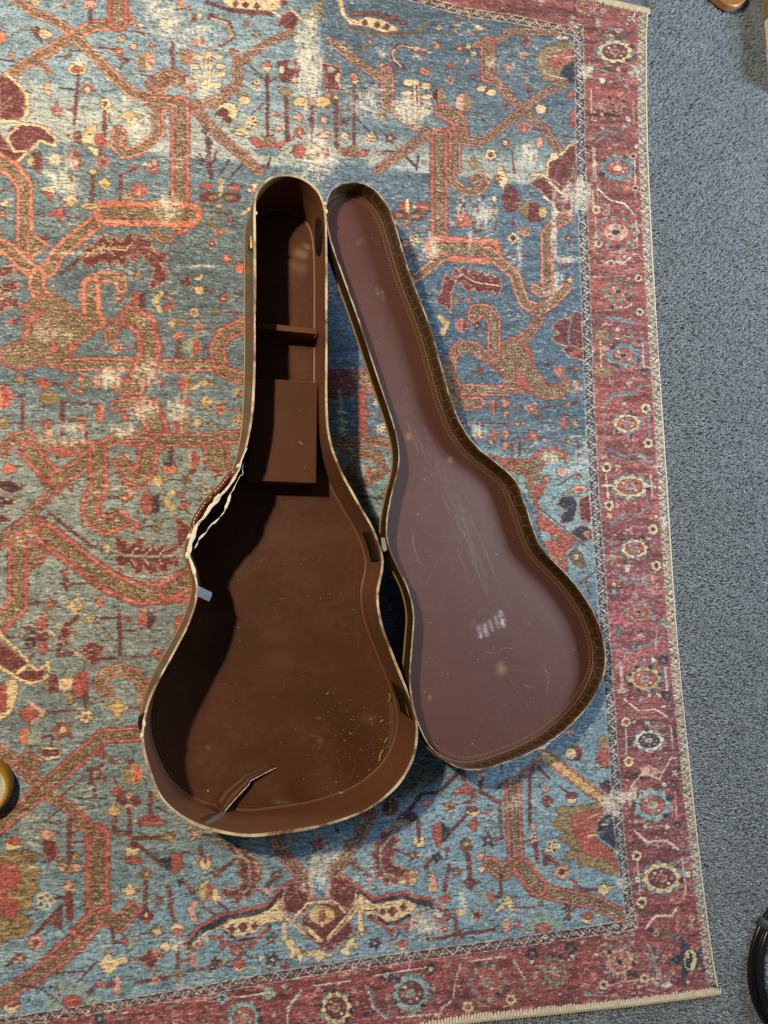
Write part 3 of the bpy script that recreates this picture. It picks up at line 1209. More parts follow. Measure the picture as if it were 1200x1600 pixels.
o M 442,1400 455,1380 484,1376 486,1412 470,1430 446,1424
l 4 C 434,1406 442,1430 470,1456 498,1474
l 3 P 438,1404 446,1428 474,1452
l 4 C 460,1434 480,1412 497,1410
l 7 C 443,1445 446,1474
p C 444,1472 456,1466 462,1480 470,1482 470,1492 496,1482 496,1498 476,1492 468,1508 464,1492 452,1500 454,1486
s N 336,1504,16
s D 330,1512,10
s N 426,1500,17
e C 351,1504,3,3
e C 407,1497,3,3
l 5 M 376,1482 374,1502
l 3 M 352,1505 368,1500 374,1490
l 3 M 380,1488 388,1497 404,1497
e C 374,1510,9,9
e R 374,1507,9,6
s R 300,1500,13
l 3 M 282,1502 296,1500
s T 278,1524,15
l 4 M 292,1518 318,1514
l 4 M 240,1530 265,1527
s R 243,1532,10
s B 424,1468,12
s R 246,1492,12
# bottom centre
s N 497,1322,24
d R 498,1318,10
v 20 R 577,1272 562,1308 536,1344 518,1368
o M 516,1372 540,1370 562,1390 546,1420 528,1412 516,1398
o M 470,1436 500,1412 530,1414 545,1424 540,1450 505,1482 480,1462
e Y 503,1430,20,15
e R 503,1433,5,10
e C 503,1445,2.5,6
l 4 P 483,1405 488,1395 484,1380
l 4 P 512,1404 510,1394 516,1380
l 4 C 490,1410 520,1408 530,1415 540,1426
l 3 R 484,1400 490,1406 512,1404
l 9 C 560,1394 556,1420 515,1466
l 2 B 559,1396 555,1420 517,1464
l 7 C 500,1470 480,1450 
o M 505,1480 545,1440 552,1455 520,1485
l 12 N 562,1396 584,1411 632,1402 648,1410 668,1412 690,1426
l 5 R 538,1369 560,1384 582,1404 634,1394 650,1402 670,1404 702,1428
l 3 G 590,1415 632,1408 650,1416 670,1418 688,1432
o C 562,1398 585,1414 630,1406 650,1414 640,1428 620,1436 604,1440 594,1430 562,1426
d M 613,1424,8
d M 630,1418,6
e M 598,1425,4,4
l 2 N 566,1424 590,1422
l 5 N 640,1430 624,1440 604,1444 592,1434
l 5 R 578,1434 600,1446 612,1460 618,1446 630,1444 636,1454 640,1438 648,1446 652,1430 664,1424
e N 683,1430,8,7
e W 684,1429,4,4
l 5 R 676,1436 690,1440 700,1432
l 8 C 562,1426 564,1460
p C 566,1456 552,1464 560,1484 546,1480 546,1494 530,1488 540,1478 543,1468
p C 494,1484 510,1488 520,1494 506,1496 498,1506 488,1494
o M 596,1300 622,1296 614,1308 626,1316 612,1322 618,1336 610,1340 616,1354 636,1358 624,1372 622,1384 610,1376 604,1386 598,1374 586,1370 592,1360 580,1352 588,1344 578,1336 588,1328 582,1318 596,1314
l 3.5 G 626,1282 612,1306 595,1328 595,1354 602,1366 616,1368
h D M 610,1262,12,15
e D 638,1277,15,9
p T 612,1290 622,1280 640,1282 642,1296 630,1284 622,1300
e C 655,1316,9,9
e K 655,1313,2.5,5
l 5 M 654,1284 655,1308
l 3 G 658,1284 672,1282 676,1290
p P 658,1254 668,1250 678,1252 670,1258 666,1266
s T 703,1260,15
l 3.5 M 714,1258 742,1252
p R 678,1290 690,1284 690,1320 684,1324 676,1308
p N 691,1286 706,1300 696,1314 691,1316
l 4 M 704,1300 736,1266
l 5 D 640,1266 658,1241 688,1238 718,1204
l 5 M 724,1204 726,1226
p R 706,1240 720,1230 728,1228 744,1240 726,1242
p G 622,1242 648,1226 664,1206 680,1204 682,1214 664,1230 646,1240 628,1246
l 2 N 622,1246 640,1238 652,1224 642,1216
s B 554,1350,14
l 4 M 560,1356 578,1370
d P 577,1375,6
s T 584,1386,6
s N 684,1340,15
l 4 M 664,1356 676,1342
s B 645,1338,13
l 3.5 M 618,1328 634,1336
f B P 728,1322,10
l 6 M 731,1334 735,1370
d M 735,1380,11
h R Y 641,1372,11,12
p C 624,1378 632,1372 634,1384
p P 669,1366 680,1366 684,1384 678,1394 668,1392 674,1380
e S 666,1376,6,8
e G 695,1400,9,9
e R 695,1406,9,5
l 5 M 702,1352 694,1392
s B 714,1362,12
p C 711,1424 722,1418 728,1426 718,1434
s R 695,1452,11
s B 716,1463,12
l 4 M 678,1467 708,1462 742,1456
l 5 M 710,1432 714,1458
s N 586,1474,16
s N 668,1462,14
e P 606,1472,3,3
l 3 M 606,1472 620,1466 625,1452
l 3 M 628,1460 640,1466
e C 628,1477,9,8
e R 628,1474,9,5
# bottom right
v 26 R 801,1228 806,1342
v 12 R 846,1186 800,1226
v 19 Y 852,1180 900,1218 948,1254
v 24 R 766,1350 786,1364 806,1346 830,1382 862,1396 900,1404 930,1410 968,1430
v 34 R 816,1356 840,1386
p T 868,1262 930,1256 946,1264 892,1278 905,1310 915,1334 942,1340 966,1360 970,1370 940,1362 920,1352 906,1356 900,1340 886,1346 880,1336 896,1326 884,1318 870,1308 886,1300 868,1296 860,1280 876,1278
p R 892,1274 946,1262 936,1285 931,1310 956,1330 968,1360 940,1340 910,1334 900,1308
p N 934,1286 956,1266 963,1326 938,1308
l 2.5 C 932,1272 920,1278
l 2.5 C 918,1306 932,1304
p C 955,1322 964,1330 964,1338
e M 898,1177,11,12
e C 892,1177,8,9
e R 944,1184,12,15
e T 944,1160,10,10
p D 936,1226 950,1216 956,1240 944,1236
s P 853,1232,10
d M 855,1252,10
e C 893,1250,8,5
e M 893,1243,9,5
l 3 M 872,1228 890,1240
s P 833,1292,10
s P 833,1310,12
g C 864,1322,11
f P M 878,1362,12
p C 932,1392 944,1378 950,1386 960,1384 950,1396 944,1400
l 4 M 828,1212 828,1290
l 4 M 826,1212 836,1194 858,1216
e S 846,1222,14,8
l 6 M 836,1318 840,1346
l 5 M 848,1330 872,1352
p M 850,1336 862,1350 850,1352
l 4 M 895,1376 908,1390 932,1390
s R 898,1382,9
s N 763,1313,16
p P 742,1340 758,1330 754,1344
p C 746,1356 754,1352 760,1358 752,1366
f B P 729,1319,9
l 5 M 781,1252 784,1310 774,1312
l 5 M 749,1216 752,1238 780,1254
e P 749,1214,4,5
l 4 M 778,1232 785,1224
p G 750,1402 760,1388 764,1416
p R 762,1394 776,1400 768,1412
l 4 M 783,1368 783,1400 776,1402
p C 772,1424 784,1410 794,1398 806,1414 800,1426 792,1414 780,1424
s M 746,1430,14
p C 728,1268 740,1262 750,1270 740,1278
e M 739,1264,9,4
p R 730,1290 742,1280 748,1286 742,1300
l 3 M 722,1256 738,1250
p R 724,1220 742,1234 726,1240
l 3 M 800,1418 835,1418
s B 845,1412,8
e G 832,1438,5,12
e G 846,1434,5,13
e G 862,1436,5,12
e G 824,1452,10,6
e G 870,1448,10,6
e R 848,1450,12,7
s M 886,1420,9
l 3 M 898,1418 880,1438
e C 917,1436,9,7
e R 918,1431,9,5
e P 790,1446,7,12
e S 779,1450,8,9
s R 808,1444,10
l 4 M 742,1458 772,1452
"""
BORDER = """
b O R N 916,8,15,10
f W M 984,28,4
l 2 W 992,18 989,30 994,36
g W 894,27,4
g W 894,36,4
g W 935,31,4
g W 934,38,4
b C M R 961,80,24,15
l 2 W 960,45 966,50 972,44
g W 953,56,4
s W 923,106,9
s W 918,116,8
l 2 S 935,108 960,115 975,122 985,140
e S 988,114,4,4
e W 941,125,5,5
e P 967,107,4,4
b O R N 956,163,17,9
l 2 C 923,140 924,175
l 2 Y 990,155 991,193
l 2 S 925,215 945,202 965,205 985,195
l 2 S 930,222 945,212 955,218
g P 962,226,3
d W 995,228,4
b S R C 965,262,22,15
l 1.6 W 926,228 929,282
l 1.6 W 929,228 932,282
f P N 990,243,6
f P N 993,293,6
p O 974,287 986,290 986,296 974,298
l 2 W 992,250 993,286
l 2.6 W 935,294 953,312 976,317 993,336
f C R 932,327,7
f C R 935,380,7
l 1.8 W 931,338 931,372
l 1.8 W 995,344 996,386
g W 992,350,3
g W 1001,351,3
g W 990,382,3
b R P N 963,362,24,18
l 2.6 W 946,410 955,406 975,410 993,395
g P 975,390,3
l 3 G 928,432 955,432
f C N 998,434,6
b T R N 966,455,18,14
f C N 1000,487,6
g P 964,480,4
l 5 S 950,496 975,500 990,505
e T 940,523,11,8
e T 943,582,14,8
l 2 C 938,532 940,574
l 2 C 938,553 947,553
b S R N 974,555,20,14
l 2 W 1003,530 1007,584
l 2 W 999,556 1004,556
e N 1000,533,6,3
e N 1007,578,7,3
g W 983,598,4
g P 955,597,4
l 3 S 945,620 965,612 990,612 1003,600
l 3 S 940,635 960,618 990,616
p R 935,620 950,605 960,606 945,622
s W 975,631,6
s N 980,661,34
b C R S 980,661,18,12
l 2 S 944,638 945,688
l 2 S 1013,650 1014,682
f C N 1009,638,8
f C N 1013,692,8
l 3 S 950,700 975,712 1000,708 1015,722
l 2 S 955,712 980,720 1005,720
s P 945,712,10
f C N 948,730,8
p P 962,725 972,728 962,738
b C R S 985,760,24,15
l 1.8 W 947,740 951,782
l 2.6 W 941,758 957,758
l 2.6 W 1007,758 1025,760
l 1.8 W 1017,742 1020,776
f C N 952,789,8
p P 962,784 972,790 962,795
s P 953,806,10
l 3 S 955,820 975,803 1000,804 1015,790
l 2 S 960,810 985,812
g W 977,832,3
g W 986,825,3
f C N 1021,827,8
s N 992,857,36
b C R S 992,857,18,12
l 2 S 955,832 957,878
l 2 S 1024,838 1024,850
f C N 1026,884,8
g W 982,885,4
l 3 S 962,890 975,904 1000,904 1015,912
l 2 S 965,900 985,910 1010,915
s S 960,925,11
g W 993,928,4
b O R N 998,956,17,11
e S 985,938,3,3
e S 1006,938,3,3
e S 1014,948,3,3
e S 1022,966,3,3
g S 1030,975,4
g S 1038,976,4
g S 966,985,8
g W 1002,993,4
l 2.6 S 985,1010 1018,1008 1036,992
l 3 S 975,1022 1000,1012
e S 960,1010,4,4
b Y R S 1008,1060,22,15
e N 996,1042,4,3
e N 1016,1042,4,3
e N 984,1054,4,3
e N 1030,1053,4,3
e N 986,1069,4,3
e N 1030,1068,4,3
e N 998,1078,4,3
e N 1020,1077,4,3
g W 965,1041,4
g W 973,1041,4
g W 968,1079,4
g W 977,1079,4
l 1.8 W 968,1034 971,1082
l 1.8 W 971,1034 974,1082
f N R 1036,1032,8
p W 1018,1026 1026,1031 1018,1037
f N R 1042,1086,8
p W 1026,1082 1034,1087 1028,1093
l 3 W 1039,1042 1042,1078
d W 1007,1031,3
g W 1002,1092,4
e W 1014,1086,3,3
l 2.6 W 975,1092 997,1110 1024,1108 1045,1122
l 3 R 1000,1112 1030,1114
f C R 978,1128,8
f C R 982,1190,8
l 2 W 978,1138 979,1180
l 2 W 1048,1135 1052,1170
s R 1014,1157,40
b W N Y 1014,1157,20,14
e W 1012,1130,4,4
p P 1000,1200 1015,1195 1035,1205 1020,1214 1002,1212
l 2 W 985,1230 1005,1206 1030,1218 1050,1182
l 1.6 W 1002,1210 1030,1202
s W 1055,1208,9
s W 1038,1226,8
f N S 1053,1226,5
b L R G 1020,1258,24,20
l 2 P 1055,1240 1058,1280
f N S 1059,1289,5
g W 984,1284,3
g W 993,1283,3
d W 1009,1291,4
d W 1043,1292,5
l 4 W 992,1298 1010,1315 1042,1313 1060,1327
l 2 G 1008,1318 1035,1322
f C N 995,1337,8
p R 1005,1332 1016,1337 1006,1342
b C M R 1034,1372,26,20
l 2 W 996,1346 1000,1398
l 2 W 1066,1342 1072,1392 1068,1404
p W 991,1370 1000,1370 1001,1379 993,1379
p W 1070,1362 1079,1362 1080,1371 1072,1371
f C N 1003,1410,9
p R 1014,1402 1024,1408 1015,1416
l 4 W 1010,1449 1024,1431 1050,1431 1058,1419
s B 1005,1428,8
g P 1060,1437,4
g P 1059,1452,4
g P 1082,1451,4
f C R 1081,1435,5
e N 1017,1454,5,3
f C R 1025,1459,5
f B R 1043,1464,10
l 2 N 1055,1461 1092,1461
s N 1077,1500,46
e C 1079,1500,10,17
e N 1077,1500,6,13
e C 1075,1493,3,5
e C 1082,1508,3,5
e N 1079,1498,2,4
d O 1060,1483,4
d O 1062,1512,4
d O 1090,1483,4
d O 1094,1514,4
l 2 N 1055,1530 1105,1530
e R 1078,1522,3,3
e R 1090,1522,3,3
l 1.6 W 1012,1475 1025,1505 1028,1530
l 2 S 1016,1478 1022,1512
l 2 S 1028,1480 1022,1520
g P 1052,1520,4
g P 1038,1496,4
p W 1032,1540 1045,1532 1052,1540 1042,1544
g W 989,1460,3.5
g W 989,1472,3.5
g W 945,1464,3.5
g W 945,1475,3.5
l 2 S 955,1462 978,1460
s P 968,1503,42
b P O N 968,1503,18,18
l 2 N 964,1497 972,1508
f C N 1007,1529,8
f C N 943,1538,8
l 1.6 W 955,1538 998,1530
f N R 892,1481,9
f N R 831,1490,9
p W 826,1500 836,1500 832,1508
p W 889,1492 899,1492 896,1500
s R 867,1517,30
b T R S 867,1517,14,20
s W 910,1472,7
l 1.4 P 905,1530 925,1500 930,1490
l 1.4 P 900,1510 920,1515
d W 932,1492,4
g W 836,1526,4
l 2 S 800,1500 815,1520 822,1545 838,1560
l 2 W 803,1500 820,1530 
b R R S 760,1535,20,22
l 2 W 727,1503 790,1494
f C R 798,1562,9
f C R 731,1573,9
p O 748,1582 765,1580 756,1590
p L 918,1558 926,1556 920,1548
l 3 K 715,1510 706,1530 704,1558 690,1580
l 2 W 720,1506 712,1530 708,1560 680,1588
l 1.6 W 715,1540 720,1548
f N Y 604,1525,10
f N Y 673,1514,9
l 2 W 585,1525 615,1520 665,1512
l 2 W 640,1500 640,1515
p R 700,1497 716,1493 712,1502
s M 578,1522,9
s M 698,1505,9
b L M G 642,1552,24,24
p R 596,1545 610,1540 616,1548 604,1554
g P 607,1556,4
g W 677,1545,4
g S 677,1563,4
g S 609,1572,4
l 2.6 W 620,1590 690,1584
l 4 S 575,1542 582,1558 586,1576 608,1592
l 2 W 570,1540 578,1556 582,1574 604,1593
f C B 525,1575,20
b C M T 525,1575,20,22
l 2 W 489,1540 548,1533
g P 540,1525,4
g P 552,1548,4
g P 558,1568,4
g P 497,1546,4
f L N 347,1560,9
f L C 420,1552,10
l 2 W 355,1560 410,1553
b L R G 382,1590,20,20
s M 445,1545,11
g W 445,1542,5
l 3 W 470,1548 450,1575 448,1600
l 2 S 473,1550 455,1572
g P 482,1567,4
g W 427,1586,4
g P 345,1595,4
l 2 S 262,1574 290,1567
l 3 K 316,1572 322,1585 320,1600
l 2 R 300,1570 315,1580 330,1598
f N S 155,1593,9
f N Y 20,1612,10
s R 320,1562,10
l 2 P 215,1592 240,1585
g P 238,1590,5
s T 60,1605,10
l 2 W 180,1585 205,1582
"""
# a scatter of tiny filler blossoms so that no stretch of ground is empty
for _ in range(420):
    x, y = random.uniform(0, 900), random.uniform(0, 1560)
    c = random.choice('MMRDPCTSK')
    if random.random() < .5: line([(x, y), (x + random.uniform(-9, 9), y + random.uniform(-4, 4))], random.uniform(1.2, 2.2), c)
    else: ell(x, y, random.uniform(1.2, 3), random.uniform(1, 2.4), c)
for _ in range(330):                                       # lesser blossoms, leaves and stalks between the big ones
    x, y = random.uniform(-10, 900), random.uniform(-20, 1580); q = random.random(); r = random.uniform(3.5, 7.5)
    c = random.choice('RRMMPCTYOGSB')
    if q < .35: star(x, y, r, c)
    elif q < .5: line([(x, y), (x + random.choice((-1, 1)) * 3 * r, y + random.uniform(-5, 5))], 2, random.choice('MDK')); star(x, y, r, c)
    elif q < .62: line([(x, y), (x, y + 3.2 * r)], 2.4, random.choice('MD')); ell(x, y, r * .8, r * .7, c, 'K')
    elif q < .74: line([(x - r, y), (x, y - r), (x + r, y), (x, y + r)], 1.6, 'K', True); poly([(x - r, y), (x, y - r), (x + r, y), (x, y + r)], c)
    elif q < .88:
        for k in range(4): ell(x + r * .6 * math.cos(1.571 * k + .4), y + r * .6 * math.sin(1.571 * k + .4), r * .42, r * .42, c, 'K', .7)
        ell(x, y, r * .3, r * .3, random.choice('CMN'))
    else: line(curve([(x - 2 * r, y + r), (x - r * .4, y - r * .2), (x + r, y + r * .3), (x + 2 * r, y - r)]), 1.8, random.choice('MDSK'))
paint(DESIGN)
# red main border
gr = spline(GUARD_R, 8); gb = spline(GUARD_B, 8); gt = spline(GUARD_T, 8)
er = spline(EDGE_R, 8)
main = np.zeros(cv.shape[:2], bool)
xg = np.interp(PY, gr[:, 1], gr[:, 0]); yb = np.interp(PX, gb[:, 0], gb[:, 1]); yt = np.interp(PX, gt[:, 0], gt[:, 1])
main = (PX > xg) | (PY > yb) | (PY < yt)
redb = track([(-60, (116, 56, 54)), (80, (140, 60, 56)), (120, (116, 58, 58)), (200, (134, 62, 58)), (300, (130, 58, 56)), (420, (144, 64, 60)), (500, (112, 62, 66)), (600, (146, 62, 60)), (700, (126, 60, 62)), (760, (132, 58, 60)), (880, (116, 56, 64)), (960, (134, 62, 70)), (1100, (132, 56, 60)), (1160, (112, 54, 62)), (1240, (104, 50, 58)), (1300, (124, 54, 60)), (1400, (112, 50, 58)), (1500, (130, 52, 58)), (1660, (122, 50, 56))])
redb = redb * .82 + np.array((180, 108, 104), np.float32) / 255 * .18
redb *= (1 + .16 * lown(CH * S, CW * S, 70, 10))[..., None]
cv[main] = redb[main]; del redb
for _ in range(2300):
    if random.random() < .62: x, y = random.uniform(912, 1100), random.uniform(0, 1560)
    else: x, y = random.uniform(0, 1000), random.uniform(1450, 1640)
    i, j = int((y + MY) * S), int((x + MX) * S)
    if 0 <= i < CH * S and 0 <= j < CW * S and main[i, j]:
        c = random.choice('PRSGMDWEKO'); r = random.uniform(1, 2.6)
        if random.random() < .45: line([(x, y), (x + random.uniform(-10, 10), y + random.uniform(-5, 5))], random.uniform(1, 1.8), c)
        else: ell(x, y, r, r * .8, c)
for _ in range(760):
    if random.random() < .6: x, y = random.uniform(914, 1100), random.uniform(0, 1560)
    else: x, y = random.uniform(0, 1000), random.uniform(1455, 1640)
    i, j = int((y + MY) * S), int((x + MX) * S)
    if 0 <= i < CH * S and 0 <= j < CW * S and main[i, j]:
        q = random.random(); c = random.choice('PEWSGNMRO'); r = random.uniform(2.4, 4.6)
        if q < .3:
            for k in range(5): ell(x + r * .62 * math.cos(1.257 * k), y + r * .62 * math.sin(1.257 * k), r * .4, r * .4, c)
            ell(x, y, r * .3, r * .3, random.choice('MNKC'))
        elif q < .5: line([(x - r, y), (x, y - r), (x + r, y), (x, y + r)], 1.1, c, True)
        elif q < .75: line(curve([(x - 2 * r, y + r), (x - r * .5, y - r * .3), (x + r, y + r * .4), (x + 2.4 * r, y - r)]), 1.1, random.choice('PSEM')); line([(x - r * .5, y - r * .3), (x, y - 1.6 * r)], 1, random.choice('PSE'))
        else: line([(x - r, y - r * .8), (x + r, y - r * .8), (x + r, y + r * .8), (x - r, y + r * .8)], 1, c, True); ell(x, y, r * .4, r * .35, random.choice('SNRC'))
paint(BORDER)
PAL['U'] = np.array((172, 164, 138), np.float32) / 255
def guard(P, wd, ground, light, step):
    P = np.array(P); n = int(np.sum(np.linalg.norm(np.diff(P, axis=0), axis=1)) / step)
    line([tuple(p) for p in P], wd + 4, 'W'); line([tuple(p) for p in P], wd + 2, 'K'); line([tuple(p) for p in P], wd, ground)
    Q = resample(P, n); T = np.gradient(Q, axis=0); T /= np.linalg.norm(T, axis=1)[:, None]
    for i, (q, t) in enumerate(zip(Q, T)):
        nn = np.array([-t[1], t[0]]); s = 1 if i % 2 else -1; h = wd * .46
        g = lambda a, b: tuple(q + a * t + b * s * nn)
        line(curve([g(-step * .5, -h), g(-step * .1, -h * .4), g(step * .15, h * .5), g(step * .5, h)]), 1.5, light)
        line(curve([g(-step * .1, -h * .4), g(-step * .38, h * .1), g(-step * .3, h * .55)]), 1.2, light)
        line(curve([g(step * .15, h * .5), g(step * .42, 0), g(step * .36, -h * .6)]), 1.2, light)
        if i % 3 == 0: ell(q[0] + t[0] * step * .4, q[1] + t[1] * step * .4, 2, 2, random.choice('SNMG'))
guard(gr, 11, 'N', 'W', 10); guard(gb, 12, 'D', 'W', 11); guard(gt, 9, 'D', 'C', 9)
# outer guard: beige with small dark curls
def outer(P, wd, step):
    P = np.array(P)
    line([tuple(p) for p in P], wd + 3, 'P'); line([tuple(p) for p in P], wd + 1.4, 'D'); line([tuple(p) for p in P], wd, 'U')
    Q = resample(P, int(np.sum(np.linalg.norm(np.diff(P, axis=0), axis=1)) / step)); T = np.gradient(Q, axis=0); T /= np.linalg.norm(T, axis=1)[:, None]
    for i, (q, t) in enumerate(zip(Q, T)):
        nn = np.array([-t[1], t[0]]); s = 1 if i % 2 else -1; h = wd * .45; j = lambda: random.uniform(-.8, .8)
        g = lambda a, b: tuple(q + (a + j()) * t + b * s * nn)
        line([tuple(q - h * nn), tuple(q + h * nn)], step * .5, random.choice(('U', 'U', 'C', 'W')))
        line(curve([g(-step * .5, -h), g(0, -h * .2), g(step * .3, h * .6), g(-step * .2, h * .8)]), 1.5, random.choice('KKDB'))
outer(er - [7.5, 0], 11, 6)
# worn places where the light foundation shows
wear = np.zeros(cv.shape[:2], np.float32)
for x, y, rx, ry, s in [(482, 100, 26, 80, 1.0), (486, 40, 18, 40, .8), (497, 240, 26, 46, .9), (470, 290, 34, 26, .7), (262, 325, 22, 26, .9), (318, 128, 34, 36, .7), (300, 60, 60, 50, .45),
                        (262, 32, 26, 34, .8), (252, 30, 10, 60, .5), (640, 172, 34, 26, .95), (575, 160, 40, 30, .6), (600, 80, 20, 14, .5), (757, 335, 22, 36, .75), (722, 330, 14, 30, .6), (672, 385, 16, 26, .8),
                        (866, 360, 5, 75, 1.0), (905, 305, 34, 30, .85), (885, 405, 30, 7, .9), (870, 440, 12, 20, .7), (842, 100, 30, 40, .3), (825, 240, 20, 24, .9), (815, 110, 60, 60, .3), (768, 95, 10, 10, .8), (918, 112, 14, 16, .9), (992, 112, 14, 12, .8),
                        (735, 365, 6, 60, .5), (812, 395, 5, 50, .6), (170, 590, 24, 20, .85), (190, 575, 10, 14, .7), (225, 640, 30, 24, .7), (278, 640, 18, 26, 1.0), (232, 585, 40, 40, .5), (270, 490, 20, 20, .3), (80, 520, 60, 26, .35), (105, 290, 26, 30, .8), (80, 275, 20, 14, .7), (100, 255, 24, 30, .6),
                        (190, 672, 26, 12, .9), (110, 668, 30, 16, .5), (95, 690, 60, 12, .5), (182, 385, 60, 3, .5), (120, 395, 60, 2.5, .8), (320, 415, 40, 3, .8), (216, 195, 26, 36, .6), (240, 10, 20, 50, .6), (125, 97, 24, 12, .6), (195, 157, 12, 14, .6),
                        (497, 1352, 22, 34, 1.0), (480, 1385, 20, 20, .6), (520, 1330, 30, 20, .6), (663, 1445, 26, 26, .85), (684, 1425, 12, 12, .8), (276, 1478, 12, 16, .9), (288, 1490, 16, 26, .4), (277, 1540, 18, 12, .5), (316, 1468, 12, 12, .7),
                        (970, 1246, 34, 14, 1.0), (958, 1262, 22, 18, .8), (990, 1240, 34, 14, .6), (972, 1378, 16, 12, .8), (808, 1255, 24, 16, .5), (200, 1402, 26, 3, .8), (40, 1355, 40, 3, .7), (1030, 1085, 20, 14, .3), (1000, 910, 40, 20, .4), (905, 600, 20, 20, .4), (860, 715, 14, 14, .8), (905, 725, 30, 30, .5), (715, 700, 24, 24, .5), (740, 675, 30, 20, .5), (700, 640, 40, 20, .3), (1012, 1000, 40, 30, .3), (985, 1035, 20, 20, .3), (725, 1420, 10, 16, .9), (722, 1400, 8, 14, .8), (870, 612, 12, 8, .5), (1030, 1530, 30, 24, .4)]:
    bx = box_of(np.array([(x - 1.6 * rx, y - 1.6 * ry), (x + 1.6 * rx, y + 1.6 * ry)]), 1); a, b, c, d = bx
    if b <= a or d <= c: continue
    q = ((PX[c:d, a:b] - x) / rx) ** 2 + ((PY[c:d, a:b] - y) / ry) ** 2
    wear[c:d, a:b] = np.maximum(wear[c:d, a:b], s * np.exp(-q * 1.1))
streak = lown(CH * S, CW * S, 14, 3); col_n = lown(CH * S, CW * S, 4, 22)
allw = np.clip(wear * 1.75 + .33 * streak * (wear > .04) + .42 * col_n * (wear > .12) - .42, 0, 1) * np.clip(wear * 2.2, 0, .92)
extra = np.clip(lown(CH * S, CW * S, 90, 60) - .2, 0, 1) * np.clip(streak - .35, 0, 1) * .8
allw = np.maximum(allw, extra)[..., None]
cv = cv * (1 - allw) + np.array((214, 206, 184), np.float32) / 255 * allw
del row, left, right, spk, fx, xg, yb, yt, main, wear, streak, col_n, allw, extra, n1
# ------------------------------------------------------------------ setting: grey carpet
ZF = -.010
cm = mat('carpet_grey', (.085, .105, .125), .95, .15)
f1 = noise(cm, 160, 3, .7); f2 = noise(cm, 9, 3, .6)
ln(cm, mix(cm, f2, ramp(cm, f1, [(.3, (.055, .068, .08)), (.5, (.14, .17, .195)), (.72, (.30, .35, .39))]), (.14, .17, .195)), bsdf(cm).inputs['Base Color'])
bump(cm, f1, .6, .004)
b = MB(); c0 = at([(600, 800)])[0]
b.add([(c0[0] - 3, c0[1] - 3, ZF), (c0[0] + 3, c0[1] - 3, ZF), (c0[0] + 3, c0[1] + 3, ZF), (c0[0] - 3, c0[1] + 3, ZF)], [(0, 1, 2, 3)])
tag(b.build('carpet_floor', cm), kind='structure')

# ------------------------------------------------------------------ rug geometry
axis_a, axis_b = at([(482, 60)])[0][:2], at([(497, 1440)])[0][:2]
ax_d = (axis_b - axis_a) / np.linalg.norm(axis_b - axis_a); ax_n = np.array([-ax_d[1], ax_d[0]])
def mirror(P): q = (P - axis_a) @ ax_n; return P - 2 * q[:, None] * ax_n
NU, NV = 90, 140
Rc = resample(at(er)[:, :2], NV + 1)                       # right edge, top to bottom
Lc = mirror(Rc)
Bpx = spline(EDGE_B, 8); Bw = at(Bpx)[:, :2]
Bc = resample(np.concatenate([Lc[-1:], Bw]), NU + 1)
Tc = resample(np.stack([Lc[0], Rc[0]]), NU + 1)
u = np.linspace(0, 1, NU + 1)[None, :, None]; v = np.linspace(0, 1, NV + 1)[:, None, None]
G = (1 - v) * Tc[None] + v * Bc[None] + (1 - u) * Lc[:, None] + u * Rc[:, None] \
    - ((1 - u) * (1 - v) * Tc[0] + u * (1 - v) * Tc[-1] + (1 - u) * v * Bc[0] + u * v * Bc[-1])
wob = lown(NV + 1, NU + 1, 14, 14) * .0006
edge = np.minimum.reduce([u[..., 0] + 0 * v[..., 0], 1 - u[..., 0] + 0 * v[..., 0]])
Z = -.001 + np.clip(wob, -.001, .0008)
Z[:, -1] -= .0015; Z[-1] -= .0015; Z[0] -= .0015; Z[:, 0] -= .0015
x0, y0 = G.reshape(-1, 2).min(0) - .01; x1, y1 = G.reshape(-1, 2).max(0) + .01
TW = 2200; TH = int(TW * (y1 - y0) / (x1 - x0))
# lay the design into rug coordinates
ty, tx = np.mgrid[0:TH, 0:TW].astype(np.float32)
wx = x0 + (tx + .5) / TW * (x1 - x0); wy = y0 + (ty + .5) / TH * (y1 - y0)
jit = lown(TH, TW, 7, 1.6); jit2 = lown(TH, TW, 5, 4)
wxj = wx + .0014 * jit; wyj = wy + .0006 * jit2
# outside the photo the design continues as its own mirror image
den = lambda X, Y: ((X * R3[0, 2] + Y * R3[1, 2] - HC * R3[2, 2]))
def to_px(X, Y):
    d = den(X, Y)
    return (600 + F * (X * R3[0, 0] + Y * R3[1, 0] - HC * R3[2, 0]) / d, 800 + F * (X * R3[0, 1] + Y * R3[1, 1] - HC * R3[2, 1]) / d)
qx, qy = to_px(wxj, wyj)
om = (qx < -20)
s_ = (wxj - axis_a[0]) * ax_n[0] + (wyj - axis_a[1]) * ax_n[1]
mx_, my_ = to_px(wxj - 2 * s_ * ax_n[0], wyj - 2 * s_ * ax_n[1])
qx = np.where(om, mx_, qx); qy = np.where(om, my_, qy); del mx_, my_, s_, om
ii = np.clip(((qy + MY) * S).astype(np.int32), 0, CH * S - 1); jj = np.clip(((qx + MX) * S).astype(np.int32), 0, CW * S - 1)
tex = cv[ii, jj]; tex = tex * .62 + blur(tex, 7, 1) * .38; del ii, jj, qx, qy, wxj, wyj, cv, PX, PY, xx, yy
